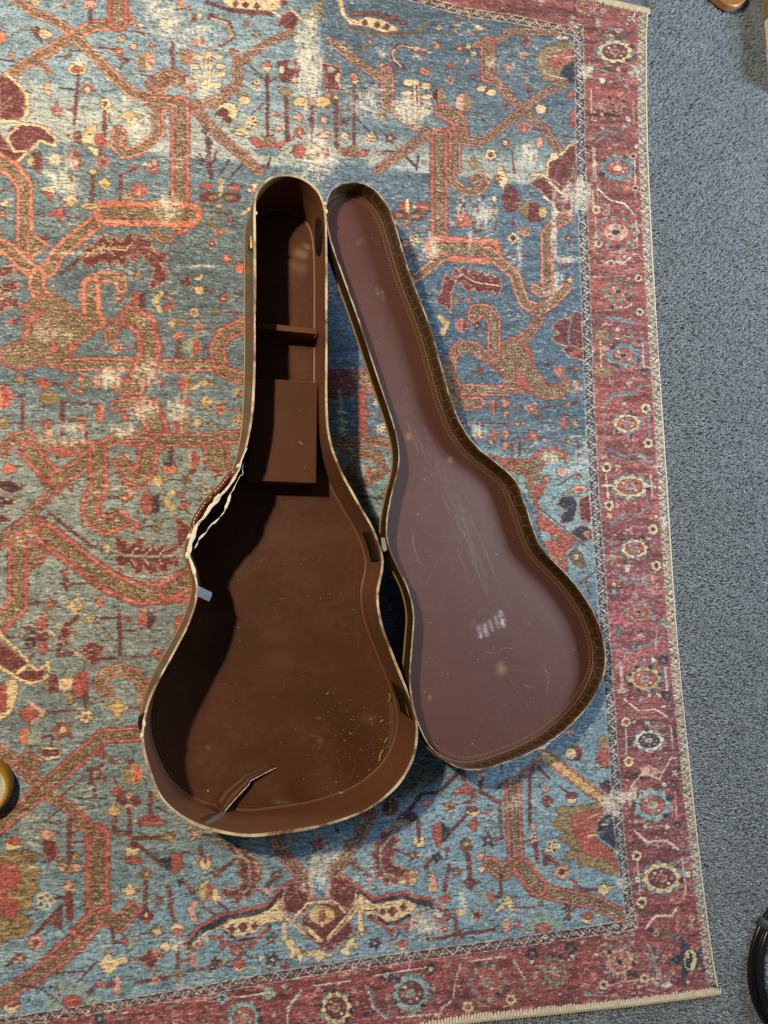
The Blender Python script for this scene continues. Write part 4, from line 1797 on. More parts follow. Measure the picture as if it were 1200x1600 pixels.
# heathered yarn: short horizontal streaks, knots, and pale flecks of the foundation
h1 = lown(TH, TW, 9, 1.6); h2 = lown(TH, TW, 3, 2); h3 = lown(TH, TW, 40, 3)
tex *= (1 + .15 * h1 + .15 * h2 + .05 * h3)[..., None]
fl = np.clip((h1 + .8 * h2 - .80) * .42, 0, .6)[..., None]
tex = tex * (1 - fl) + np.array((188, 180, 160), np.float32) / 255 * fl
dk = np.clip((-h1 - .8 * h2 - 1.0) * .42, 0, .5)[..., None]
tex = tex * (1 - dk) + np.array((40, 40, 44), np.float32) / 255 * dk
TEX_GAIN = 1.03
lum = tex @ np.array((.3, .59, .11), np.float32); tex = (tex * .86 + (lum * .14)[..., None]) * .87 + np.array((.094, .087, .079), np.float32)
rug_img = new_image('rug_weave', tex * TEX_GAIN)
del tex, jit, jit2, h1, h2, h3, fl, dk, tx, ty, wx, wy
rm = mat('rug_wool', (.5, .5, .5), .92, .12, sheen=.06)
it = nd(rm, 'ShaderNodeTexImage'); it.image = rug_img; it.interpolation = 'Cubic'
ln(rm, it.outputs[0], bsdf(rm).inputs['Base Color'])
bump(rm, noise(rm, 420, 2, .6, mapped(rm, (.35, 1.4, 1))), .45, .0012)
rug_c = np.array([*G[NV // 2, NU // 2], 0])
rug = empty('rug', rug_c, 'faded red and blue persian style rug with worn patches lying on the grey carpet', 'rug')
b = MB(); V = []; I = lambda i, j: i * (NU + 1) + j
for i in range(NV + 1):
    for j in range(NU + 1): V.append((*G[i, j], Z[i, j]))
uvf = lambda p: ((p[0] - x0) / (x1 - x0), (p[1] - y0) / (y1 - y0))
Fc, UV = [], []
for i in range(NV):
    for j in range(NU):
        q = (I(i, j), I(i + 1, j), I(i + 1, j + 1), I(i, j + 1)); Fc.append(q); UV.append([uvf(V[k]) for k in q])
b.add(V, Fc, 0, UV)
loop = [(0, j) for j in range(NU)] + [(i, NU) for i in range(NV)] + [(NV, j) for j in range(NU, 0, -1)] + [(i, 0) for i in range(NV, 0, -1)]
A = [(*G[i, j], Z[i, j]) for i, j in loop]; B = [(*G[i, j], ZF + .0015) for i, j in loop]
N = len(A)
b.add(A + B, [(k, N + k, N + (k + 1) % N, (k + 1) % N) for k in range(N)], 0, [[uvf(A[k]), uvf(A[k]), uvf(A[(k + 1) % N]), uvf(A[(k + 1) % N])] for k in range(N)])
b.build('pile', rm, rug, rug_c)
# serged edges
yarn = mat('edge_yarn', (.62, .60, .52), .85, .2)
ln(yarn, mix(yarn, noise(yarn, 260, 3), (.60, .56, .46), (.86, .86, .82)), bsdf(yarn).inputs['Base Color'])
bump(yarn, noise(yarn, 900, 2), .5, .0008)
yarn2 = mat('whip_yarn', (.55, .48, .34), .85, .2)
ln(yarn2, mix(yarn2, noise(yarn2, 90, 3), (.50, .43, .29), (.80, .75, .62)), bsdf(yarn2).inputs['Base Color'])
for nm, P in (('side_binding', Rc), ('side_binding', Lc)):
    b = MB(); Q = resample(P, 700)
    rr = .0021 + .00035 * np.sin(np.arange(700) * 2.1) + rng.normal(0, .00015, 700)
    b.tube(z3(Q, -.0035), rr, 7, up=(0, 0, 1)); b.build(nm, yarn, rug, rug_c)
for nm, P, sgn in (('whipstitch', Bc, 1), ('whipstitch', Tc, -1)):
    b = MB(); n = 285; Q = resample(P, n); T = np.gradient(Q, axis=0); T /= np.linalg.norm(T, axis=1)[:, None]
    for q, t in zip(Q, T):
        nn = np.array([-t[1], t[0]]) * sgn
        if (rug_c[:2] - q) @ nn < 0: nn = -nn
        s = rng.uniform(.85, 1.15)
        a = q - nn * .0035; m_ = q + nn * .004 + t * .0012; e = q + nn * (.0125 * s) + t * (.0026 + rng.normal(0, .0006))
        b.tube([(*a, -.006), (*(q - nn * .001), -.0012), (*m_, .0009), (*e, -.0006)], [.0023, .0029, .0029, .0018], 7)
    o = b.build(nm, yarn2, rug, rug_c); tag(o, kind='stuff')
b = MB()                                                   # burnt-looking brown corner tuft
qc = Rc[-1]
for k in range(26):
    a = rng.uniform(0, 6.28); p = qc + np.array([-.008, .008]) + rng.normal(0, .005, 2)
    b.tube([(*p, -.002), (*(p + .006 * np.array([math.cos(a), math.sin(a)])), .0015)], [.0012, .0006], 5)
tuft = mat('corner_yarn', (.16, .10, .04), .9, .1)
o = b.build('corner_binding', tuft, rug, rug_c); tag(o, kind='stuff')

# loop pile of the grey carpet, only where it is in view
b_px = []
cand = rng.uniform([0, 0], [1, 1], (300000, 2))
P = at([(985, -40), (1260, -40), (1260, 1660), (560, 1660)]) [:, :2]
lo, hi = P.min(0), P.max(0)
W = lo + cand * (hi - lo)
px = proj(z3(W, ZF))
xe = np.interp(px[:, 1], er[:, 1], er[:, 0]); ye = np.interp(px[:, 0], Bpx[:, 0], Bpx[:, 1])
keep = ((px[:, 0] > xe - 2) | (px[:, 1] > ye - 2)) & (px[:, 0] < 1230) & (px[:, 0] > 540) & (px[:, 1] > -30) & (px[:, 1] < 1630)
W = W[keep][:80000]
n = len(W)
ang = rng.normal(.75, .6, n) + .7 * np.sin(W[:, 0] * 23 + 3 * np.sin(W[:, 1] * 9)) * np.cos(W[:, 1] * 17); lean = rng.uniform(.002, .006, n); hgt = rng.uniform(.0035, .0065, n); rad = rng.uniform(.0008, .0014, n)
dx = np.stack([np.cos(ang), np.sin(ang)], 1); sd = np.stack([-dx[:, 1], dx[:, 0]], 1)
lev = [(0, 0, 1.0), (.35, .75, 1.15), (.8, 1.0, .95), (1.25, .72, .45)]
vt = np.zeros((n, 16, 3))
for k, (a, hh, s) in enumerate(lev):
    base = W + dx * (lean * a)[:, None]
    tdir = 1 if k < 2 else .6
    for m_ in range(4):
        ca, sa = math.cos(m_ * math.pi / 2), math.sin(m_ * math.pi / 2)
        vt[:, k * 4 + m_, :2] = base + sd * (rad * s * ca)[:, None] + dx * (rad * s * sa * tdir)[:, None]
        vt[:, k * 4 + m_, 2] = ZF + hgt * hh + (rad * s * .6 * -sa if k >= 2 else 0)
fc = [(k * 4 + m_, k * 4 + (m_ + 1) % 4, k * 4 + 4 + (m_ + 1) % 4, k * 4 + 4 + m_) for k in range(3) for m_ in range(4)] + [(15, 14, 13, 12)]
fa = (np.array(fc)[None] + (np.arange(n) * 16)[:, None, None]).reshape(-1, 4)
me = bpy.data.meshes.new('carpet_pile')
me.vertices.add(n * 16); me.vertices.foreach_set('co', vt.astype(np.float32).ravel())
me.loops.add(fa.size); me.loops.foreach_set('vertex_index', fa.astype(np.int32).ravel())
me.polygons.add(len(fa)); me.polygons.foreach_set('loop_start', np.arange(0, fa.size, 4, dtype=np.int32))
me.update(calc_edges=True); me.polygons.foreach_set('use_smooth', np.ones(len(fa), bool))
ca_ = me.attributes.new('tone', 'FLOAT', 'FACE')
tone = np.clip(rng.normal(.5, .22, n), 0, 1); ca_.data.foreach_set('value', np.repeat(tone, 13).astype(np.float32))
pm = mat('carpet_loop', (.1, .12, .14), .9, .2, sheen=.1)
at_ = nd(pm, 'ShaderNodeAttribute', attribute_name='tone')
ln(pm, mix(pm, noise(pm, 6, 3), ramp(pm, at_.outputs['Fac'], [(0, (.10, .125, .145)), (.45, (.235, .285, .325)), (1, (.54, .63, .70))]), (.24, .29, .33)), bsdf(pm).inputs['Base Color'])
pm.node_tree.nodes['Mix'].inputs[0].default_value = .4
me.materials.append(pm)
o = link(bpy.data.objects.new('carpet_pile', me)); tag(o, kind='stuff')
# ------------------------------------------------------------------ guitar case
CASE = [(397, 320), (403, 296), (420, 279), (440, 273), (462, 275), (485, 286), (502, 307), (509, 340), (511, 400), (511, 480), (511, 560), (511, 630), (515, 680), (530, 728), (560, 785), (583, 825), (597, 865), (598, 890), (591, 930), (597, 975), (615, 1025), (637, 1080), (651, 1125), (651, 1165), (640, 1200), (615, 1235), (570, 1268), (500, 1292), (440, 1302), (390, 1307), (340, 1300), (295, 1284), (255, 1250), (233, 1205), (222, 1160), (226, 1115), (240, 1075), (270, 1020), (295, 970), (307, 925), (303, 890), (294, 860), (302, 830), (325, 796), (355, 760), (378, 715), (390, 665), (395, 610), (397, 540), (397, 460), (397, 380)]
LID = [(509, 325), (516, 300), (530, 288), (555, 284), (580, 292), (600, 312), (614, 340), (640, 425), (672, 510), (692, 580), (705, 625), (722, 665), (745, 697), (775, 722), (805, 750), (822, 790), (835, 830), (850, 860), (890, 902), (912, 930), (932, 965), (945, 1008), (945, 1050), (925, 1095), (890, 1135), (850, 1165), (800, 1188), (750, 1203), (710, 1197), (675, 1170), (655, 1135), (645, 1100), (640, 1060), (644, 1000), (646, 960), (637, 920), (620, 885), (606, 850), (604, 815), (612, 770), (622, 730), (622, 695), (612, 655), (590, 590), (560, 500), (535, 430), (515, 370)]
NR = 420
rim = resample(at(spline(CASE, 10, True), H)[:, :2], NR, True)          # outer outline, world xy
rim_px = proj(z3(rim, H))
cc = np.array([*rim.mean(0), 0])
case = empty('guitar_case', cc, 'old brown guitar case lying open on the rug with torn lining and worn cream edges', 'guitar case')
# --- materials
def croc(name, dark, lightc, seam, row=.013):
    m = mat(name, dark, .34, .5, coat=.15)
    tc = nd(m, 'ShaderNodeTexCoord')
    br = nd(m, 'ShaderNodeTexBrick'); br.inputs['Scale'].default_value = 1
    br.inputs['Brick Width'].default_value = .020; br.inputs['Row Height'].default_value = row; br.inputs['Mortar Size'].default_value = .0007
    br.inputs['Color1'].default_value = (*dark, 1); br.inputs['Color2'].default_value = (*lightc, 1); br.inputs['Mortar'].default_value = (*seam, 1)
    mp = nd(m, 'ShaderNodeMixRGB'); mp.blend_type = 'ADD'; mp.inputs[0].default_value = .011
    nz = nd(m, 'ShaderNodeTexNoise'); nz.inputs['Scale'].default_value = 55; ln(m, tc.outputs['UV'], nz.inputs['Vector'])
    ln(m, tc.outputs['UV'], mp.inputs[1]); ln(m, nz.outputs['Color'], mp.inputs[2]); ln(m, mp.outputs[0], br.inputs['Vector'])
    col = mix(m, .35, br.outputs['Color'], ramp(m, nz.outputs['Fac'], [(.35, dark), (.7, lightc)]))
    ln(m, col, bsdf(m).inputs['Base Color'])
    inv = nd(m, 'ShaderNodeMath', operation='SUBTRACT'); inv.inputs[0].default_value = 1; ln(m, br.outputs['Fac'], inv.inputs[1])
    bump(m, inv.outputs[0], .5, .0008)
    return m
M_out = croc('croc_board', (.060, .032, .012), (.085, .048, .018), (.17, .10, .035))
M_lip = croc('croc_lip', (.034, .015, .005), (.048, .022, .007), (.20, .115, .045), .018)
M_lido = croc('croc_lid', (.024, .011, .0035), (.036, .017, .005), (.07, .038, .012))
def lining(name, base, alt, rough):
    m = mat(name, base, rough, .32)
    c = mix(m, ramp(m, noise(m, 10, 6, .6), [(.3, (0, 0, 0)), (.75, (1, 1, 1))]), base, alt)
    c = mix(m, ramp(m, noise(m, 700, 2, .7), [(.50, (0, 0, 0)), (.9, (.22, .22, .22))]), c, (.15, .09, .06))
    ln(m, c, bsdf(m).inputs['Base Color'])
    r = nd(m, 'ShaderNodeMapRange'); r.inputs[3].default_value = rough - .03; r.inputs[4].default_value = rough + .05
    ln(m, noise(m, 22, 5, .7), r.inputs[0]); ln(m, r.outputs[0], bsdf(m).inputs['Roughness'])
    bump(m, noise(m, 900, 3, .75), .22, .0006)
    return m
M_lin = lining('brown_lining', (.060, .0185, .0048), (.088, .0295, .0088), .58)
M_side = lining('brown_side_lining', (.112, .044, .019), (.130, .054, .025), .46)  # colour raised to carry the lamp's brightness on the facing wall
M_edge = mat('raw_board_edge', (.62, .54, .36), .8, .3)
ln(M_edge, mix(M_edge, ramp(M_edge, noise(M_edge, 17, 9, .72), [(.40, (0, 0, 0)), (.58, (1, 1, 1))]), (.14, .07, .028), (.62, .50, .30)), bsdf(M_edge).inputs['Base Color'])
bump(M_edge, noise(M_edge, 300, 3), .6, .001)
M_pale = mat('torn_board', (.72, .68, .52), .85, .2)
ln(M_pale, mix(M_pale, ramp(M_pale, noise(M_pale, 90, 4, .7), [(.30, (0, 0, 0)), (.45, (1, 1, 1))]), (.30, .23, .12), (.70, .66, .52)), bsdf(M_pale).inputs['Base Color'])
bsdf(M_lido).inputs['Coat Weight'].default_value = 0; bsdf(M_lido).inputs['Specular IOR Level'].default_value = .2; bsdf(M_lido).inputs['Roughness'].default_value = .5
M_welt = mat('gold_welt', (.24, .135, .028), .45, .5)
M_thread = mat('tan_thread', (.38, .26, .13), .75, .3)
M_dthread = mat('dark_thread', (.045, .024, .013), .75, .3)
M_patch = mat('olive_tape', (.014, .010, .005), .6, .2)
M_brass = mat('aged_brass', (.36, .25, .09), .38, .5, .9)
M_dark = mat('dark_metal', (.03, .026, .02), .4, .5, .8)
M_tape = mat('grey_tape', (.27, .27, .29), .35, .5)
M_hand = mat('brown_leather', (.13, .032, .008), .22, .6, coat=.4)
M_white = mat('pale_bead', (.8, .76, .66), .7, .3)

def cumlen(P):
    return np.concatenate([[0], np.cumsum(np.linalg.norm(np.diff(np.concatenate([P, P[:1]]), axis=0), axis=1))])
TB = .0024
inner = inset(rim, TB)
ZB = .003
# body wall and bottom (croc board outside)
sl = cumlen(rim)
b = MB()
lev = [ZB, .03, .06, .09, H - .0012]
bul = [.0075, .0068, .005, .0025, 0]
flare = np.clip((500 - rim_px[:, 0]) / 90, 0, 1)                # the outer foot only spreads on the open side
loops = [z3(inset(rim, -q * flare), z) for z, q in zip(lev, bul)]
for k in range(len(lev) - 1):
    A, Bq = loops[k], loops[k + 1]
    A2 = np.concatenate([A, A[:1]]); B2 = np.concatenate([Bq, Bq[:1]])
    b.strip(A2, B2, uv=[((s, lev[k]), (s, lev[k + 1])) for s in sl])
b.add(loops[0], [tuple(range(NR))], 0, [[(p[0], p[1]) for p in rim]])
b.build('body_shell', M_out, case, cc)
# gold welt round the foot
b = MB(); b.tube(z3(inset(rim, -.001 - .0075 * flare), ZB + .0024), .0017, 8, True); b.build('welt', M_welt, case, cc)
# lining: floor and side wall
ZL = .0065
b = MB()
mid = inset(inner, .0035); b.strip(z3(inner, ZL + .0035), z3(inset(inner, .001), ZL + .001), True); b.strip(z3(inset(inner, .001), ZL + .001), z3(mid, ZL), True)
lv = np.linspace(ZL + .0035, H - .0012, 6)
wv = [0, .0006 * rng.standard_normal(), .0004, -.0004, .0003, 0]
for k in range(5): b.strip(z3(inset(inner, wv[k]), lv[k]), z3(inset(inner, wv[k + 1]), lv[k + 1]), True)
b.build('side_lining', M_side, case, cc)
# dust and scuffs on the linings, drawn as flat print in each panel's own coordinates
def smear_canvas(x0p, y0p, x1p, y1p, s):
    h, wd = int((y1p - y0p) * s), int((x1p - x0p) * s)
    Y, X = np.mgrid[0:h, 0:wd].astype(np.float32)
    return np.zeros((h, wd), np.float32), X / s + x0p, Y / s + y0p
def smear(cvs, X, Y, pts, wd, a, soft=1.2):
    pts = curve(pts)
    for p, q in zip(pts[:-1], pts[1:]):
        x0_, x1_ = min(p[0], q[0]) - 3 * wd, max(p[0], q[0]) + 3 * wd; y0_, y1_ = min(p[1], q[1]) - 3 * wd, max(p[1], q[1]) + 3 * wd
        j0 = max(0, np.searchsorted(X[0], x0_)); j1 = np.searchsorted(X[0], x1_); i0 = max(0, np.searchsorted(Y[:, 0], y0_)); i1 = np.searchsorted(Y[:, 0], y1_)
        if j1 <= j0 or i1 <= i0: continue
        d = seg_d(X[i0:i1, j0:j1], Y[i0:i1, j0:j1], p, q)
        cvs[i0:i1, j0:j1] = np.maximum(cvs[i0:i1, j0:j1], a * np.exp(-(d / (wd * .5)) ** 2 / soft))
def dust_mat(name, base_m, img, frame, dustc):
    """lining material with a dust map laid over it; frame = (origin, e1, e2, w, h) in world space"""
    m = base_m.copy(); m.name = name
    b_ = bsdf(m); src = b_.inputs['Base Color'].links[0].from_socket
    uvn = nd(m, 'ShaderNodeUVMap'); im = nd(m, 'ShaderNodeTexImage'); im.image = img; ln(m, uvn.outputs[0], im.inputs[0])
    ln(m, mix(m, im.outputs[0], src, dustc), b_.inputs['Base Color'])
    return m
def frame_uv(P, o, e1, e2, w_, h_):
    q = np.asarray(P) - o; return np.stack([(q @ e1) / w_, (q @ e2) / h_], -1)
def warp_map(cvs, X, Y, o, e1, e2, w_, h_, n=900):
    hh = int(n * h_ / w_); V_, U_ = np.mgrid[0:hh, 0:n].astype(np.float32)
    Pw = o + ((U_ + .5) / n * w_)[..., None] * e1 + ((V_ + .5) / hh * h_)[..., None] * e2
    q = proj(Pw); s = 1 / (X[0, 1] - X[0, 0])
    i = np.clip(((q[..., 1] - Y[0, 0]) * s).astype(int), 0, X.shape[0] - 1); j = np.clip(((q[..., 0] - X[0, 0]) * s).astype(int), 0, X.shape[1] - 1)
    return cvs[i, j]
# --- case floor
cvs, X, Y = smear_canvas(200, 260, 680, 1320, 2)
cvs += np.clip(.02 + .04 * lown(*cvs.shape, 90, 90) + .02 * lown(*cvs.shape, 14, 14), 0, .25)
for _ in range(60):
    x, y = random.uniform(320, 610), random.uniform(800, 1250); a = random.uniform(0, 6.3); L = random.uniform(4, 26)
    smear(cvs, X, Y, [(x, y), (x + L * .5 * math.cos(a) + random.uniform(-3, 3), y + L * .5 * math.sin(a)), (x + L * math.cos(a), y + L * math.sin(a))], random.uniform(.8, 1.6), random.uniform(.08, .25))
for x, y, r, a in [(325, 1167, 5, .4), (500, 1157, 7, .35), (498, 1121, 5, .3), (440, 1030, 30, .10), (430, 990, 24, .08), (520, 1230, 40, .10), (575, 1120, 16, .18), (590, 1215, 14, .3), (480, 900, 40, .06), (400, 1210, 40, .08), (440, 690, 8, .3), (445, 640, 10, .3), (450, 665, 8, .2), (470, 395, 14, .55), (480, 385, 8, .5), (465, 415, 18, .3)]:
    smear(cvs, X, Y, [(x - r * .3, y), (x + r * .3, y + r * .2)], r, a)
smear(cvs, X, Y, [(430, 1253), (480, 1258), (530, 1248), (570, 1228), (600, 1195), (612, 1150), (612, 1100)], 9, .30)
smear(cvs, X, Y, [(440, 1262), (500, 1256), (545, 1243), (590, 1210)], 2.5, .6)
smear(cvs, X, Y, [(484, 1148), (505, 1155), (497, 1170)], 3, .25)
P = z3(mid, ZL); o_ = np.array([rim[:, 0].min(), rim[:, 1].min(), ZL]); w_ = np.ptp(rim[:, 0]); h_ = np.ptp(rim[:, 1])
ex, ey = np.array([1., 0, 0]), np.array([0, 1., 0])
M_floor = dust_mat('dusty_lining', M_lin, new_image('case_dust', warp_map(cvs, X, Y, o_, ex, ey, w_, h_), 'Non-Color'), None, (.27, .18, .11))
uvp = frame_uv(P, o_, ex, ey, w_, h_)
b = MB(); b.add(P, [tuple(range(NR))], 0, [[tuple(q) for q in uvp]]); b.build('floor_lining', M_floor, case, cc)
# rim of raw board, chewed along its length
b = MB()
jag = np.clip(rng.normal(0, .00009, NR) + .0005 * lown(1, NR, 11, 1)[0], -.0010, .0014)
ro = inset(rim, -.0006 - .4 * np.clip(jag, 0, 1)); ri = inset(rim, TB + .0004 + jag)
top = H + np.clip(.0004 * lown(1, NR, 6, 1)[0], -.0006, .0006)
b.strip(z3(ro, H - .0018), z3(ro, top), True); b.strip(z3(ro, top), z3(ri, top), True); b.strip(z3(ri, top), z3(ri, H - .0022), True)
b.build('rim_edge', M_edge, case, cc)
# stitching round the floor
def stitches(P, z, lenm, gap, r, hide=None):
    b = MB(); L = cumlen(P)[-1]; n = int(L / (lenm + gap)); Q = resample(P, n * 2, True)
    for k in range(n):
        p, q = Q[2 * k], Q[2 * k + 1]
        if hide is not None and hide((p + q) / 2): continue
        m_ = (p + q) / 2
        b.tube([(*p, z), (*m_, z + r * .9), (*q, z)], [r * .5, r, r * .5], 5)
    return b
st = stitches(inset(inner, .011), ZL, .0026, .0026, .00055)
o = st.build('stitching', M_dthread, case, cc); tag(o, kind='stuff')
b = MB(); b.tube(z3(inset(inner, .006), ZL + .0000), .0008, 6, True); b.build('seam_cord', M_lin, case, cc)

# --- compartment: partition and pocket lid
def px_z(pts, z): return at(pts, z)
def slab(name, pts, z, depth, m, parent=case, org=cc, bev=.0006, uvs=None):
    T_ = px_z(pts, z); Bm = T_.copy(); Bm[:, 2] -= depth
    n = len(T_); b = MB(); b.add(np.concatenate([T_, Bm]), [tuple(range(n)), tuple(range(2 * n - 1, n - 1, -1))] + [(i, (i + 1) % n, n + (i + 1) % n, n + i) for i in range(n)])
    return b.build(name, m, parent, org, smooth=False, bevel=bev)
slab('partition', [(392, 503), (494, 513), (494, 522), (392, 512)], .050, .050 - ZL, M_side)
def inner_x(y, z, side):
    """photo x of the lined wall at photo row y and height z"""
    q = proj(z3(inner, z)); m_ = (q[:, 0] > 450) if side > 0 else (q[:, 0] < 450)
    qq = q[m_]; i = np.argsort(np.abs(qq[:, 1] - y))[:2]; return qq[i, 0].mean()
zp = .055
pock = [(inner_x(592, zp, -1) + .5, 592), (427, 593), (496, 598), (494, 755), (386, 751)]
pock[0] = (max(pock[0][0], 386), 592)
cl = slab('compartment_lid', pock, zp, .003, M_lin, bev=.0010)
b = MB(); q = at([(391, 592.6), (427, 593.4), (462, 595.6), (495.5, 598.4)], zp + .0002); q = resample(q, 40); q += .0004 * lown(3, 40, 3, .5).T; b.tube(q, .0006, 6); b.build('frayed_edge', mat('frayed_lining', (.17, .10, .06), .8, .2), cl, cc)
slab('compartment_front', [(387, 748), (493.5, 752), (493.5, 754.5), (387, 750.5)], zp - .0032, zp - .0032 - ZL, M_side)
# --- torn lining beside the upper bout: the side lining has peeled off the wall
tp = [(380, 724), (377, 740), (367, 757), (359, 776), (351, 798), (343, 808), (330, 822), (312, 843), (304, 858)]
tops = resample(at(spline(tp, 6), H - .006), 60); 
rz = .03 + 0 * tops[:, 2]
near = np.array([inner[np.argmin(np.linalg.norm(inner - p[:2], axis=1))] for p in tops])
bot = np.c_[tops[:, :2] * .55 + near * .45, rz]
b = MB(); mid_ = (tops + bot) / 2; b.strip(tops, mid_); b.strip(mid_, bot)
fl_o = b.build('peeled_lining', M_lin, case, cc); md = fl_o.modifiers.new('thick', 'SOLIDIFY'); md.thickness = .0012
b = MB(); wd_ = np.interp(np.arange(60), [0, 8, 16, 22, 30, 34, 40, 46, 52, 59], [.0005, .0003, .0006, .0020, .0016, .0003, .0017, .0003, .0014, .0003]) * np.clip(1 + .45 * lown(1, 60, 2.5, 1)[0], .3, 2)
b.tube(tops + [0, 0, .001] + np.c_[.0009 * lown(2, 60, 3, .5).T, np.zeros(60)], wd_, 7, flat=.45); b.build('torn_edge', M_pale, case, cc)
# exposed pale board along the left rim
op = [(383, 700), (372, 737), (352, 766), (330, 792), (310, 818), (300, 842), (296, 866), (302, 890), (307, 915), (306, 935)]
q = resample(at(spline(op, 6), H + .0006), 70); q[:, :2] += .0008 * lown(2, 70, 3, .5).T; b = MB()
wd_ = np.interp(np.arange(70), [0, 12, 30, 50, 58, 69], [.0006, .0016, .0020, .0025, .0021, .0008]) * np.clip(1 + .4 * lown(1, 70, 3, 1)[0], .35, 1.8)
b.tube(q, wd_, 8, flat=.3); b.build('exposed_board', M_pale, case, cc)
b = MB()
for (x, y, l_, a) in [(295, 838, 9, 1.9), (292, 868, 10, 1.4), (338, 778, 16, 2.2), (372, 728, 8, 2.0), (225, 1130, 12, 1.5), (221, 1150, 9, 1.6), (400, 333, 6, 1.5), (510, 330, 8, 1.3), (508, 318, 7, 1.1)]:
    p = at([(x, y)], H + .001)[0]; d_ = np.array([math.cos(a), -math.sin(a), 0]) * l_ * .0005
    b.tube([p - d_, p + d_ * .2 + [0, 0, .001], p + d_], [.0012, .0026, .0008], 6, flat=.4)
o = b.build('paper_flakes', M_pale, case, cc); tag(o, kind='stuff')
# --- tear across the bottom end
edge_px = [(323, 1297), (331, 1289), (345, 1281), (351, 1268), (366, 1250), (388, 1227), (391, 1220), (397, 1217), (412, 1209), (430, 1200)]
ez = [H - .004, .085, .060, .030, .0195, .0165, .016, .0145, .0125, .0085]
E3 = np.array([at([p], z)[0] for p, z in zip(edge_px, ez)])
E3 = resample(E3, 48)
base = E3.copy(); back = np.array([-.040, .036]); tt = np.linspace(1, .15, 48) * np.clip(1.25 - E3[:, 2] / .045, .18, 1)
base[:, :2] += back * tt[:, None]; base[:, 2] = np.where(E3[:, 2] > .03, E3[:, 2] * .8, ZL + .0004)
for i in range(48):                                         # keep the root inside the wall
    j = np.argmin(np.linalg.norm(inner - base[i, :2], axis=1)); cen = inner.mean(0)
    if np.linalg.norm(base[i, :2] - cen) > np.linalg.norm(inner[j] - cen) - .003: base[i, :2] = inner[j] + (cen - inner[j]) / np.linalg.norm(cen - inner[j]) * .003
mid3 = (E3 + base) / 2; mid3[:, 2] += .0015
b = MB(); b.strip(E3, mid3); b.strip(mid3, base); tf = b.build('torn_flap', M_lin, case, cc)
md = tf.modifiers.new('thick', 'SOLIDIFY'); md.thickness = .0009
b = MB(); b.tube(E3 + [0, 0, .0006], .0005 + .0004 * rng.random(48), 6); b.build('torn_edge', M_pale, case, cc)
def quad(name, pts, zs, m, thick=.0004, parent=case):
    P = np.array([at([p], z)[0] for p, z in zip(pts, zs)]); n = np.cross(P[1] - P[0], P[2] - P[0]); n /= np.linalg.norm(n)
    k = len(P); b = MB(); b.add(np.concatenate([P, P + n * thick]), [tuple(range(k)), tuple(range(2 * k - 1, k - 1, -1))] + [(i, (i + 1) % k, k + (i + 1) % k, k + i) for i in range(k)])
    return b.build(name, m, parent, cc, smooth=False)
M_film = mat('clear_film', (.20, .155, .125), .3, .5); bsdf(M_film).inputs['Alpha'].default_value = .45
quad('film_tape', [(320, 1284), (349, 1267), (352, 1271), (345, 1283), (324, 1292)], [H - .012, .042, .040, .062, H - .01], M_film)
quad('tape', [(306, 917), (312, 917), (331, 926), (331, 931), (327, 940), (307, 931)], [H + .001, H + .001, H - .046, H - .046, H - .048, H + .001], M_tape)
quad('tape', [(595, 840), (601, 840), (605, 859), (600, 862), (597, 856)], [H + .001, H + .0025, H + .0025, H + .001, H], M_tape)
b = MB()
for (pts, rr) in [([(607, 1083), (610, 1089), (607, 1097)], .0011), ([(599, 1172), (595, 1178), (593, 1189)], .0017), ([(601, 1160), (606, 1153)], .0013), ([(529, 1238), (537, 1240)], .0016), ([(594, 1128), (599, 1125)], .0014), ([(608, 1131), (611, 1129)], .001)]:
    q = at(spline(pts, 5) if len(pts) > 2 else pts, ZL + .0035); b.tube(q, rr, 6, flat=.4)
o = b.build('torn_shred', mat('straw_board', (.32, .22, .085), .8, .2), case, cc); tag(o, kind='stuff')
# --- hinge patches on the right-hand side lining
iw_px = proj(z3(inner, H * .6))
def wall_patch(name, y0_, y1_, z0, z1, m, wave=0):
    idx = [i for i in range(NR) if iw_px[i, 0] > 470 and y0_ <= iw_px[i, 1] <= y1_ and iw_px[i, 1] < 1160]
    idx.sort(key=lambda i: iw_px[i, 1]); n_in = inset(inner, .0011)
    A = np.array([[*n_in[i], 0] for i in idx]); k = len(A); t = np.linspace(0, 1, k)
    lo = A.copy(); lo[:, 2] = z0 + (wave * (2 * t - 1) ** 2); hi = A.copy(); hi[:, 2] = z1 - wave * (2 * t - 1) ** 2
    b = MB(); b.strip(lo, hi); o = b.build(name, m, case, cc); md = o.modifiers.new('thick', 'SOLIDIFY'); md.thickness = .0008
wall_patch('hinge_patch', 336, 396, .022, .100, M_patch, .034)
wall_patch('hinge_patch', 830, 880, .045, .100, M_patch)
wall_patch('hinge_patch', 1068, 1120, .034, .100, M_patch)
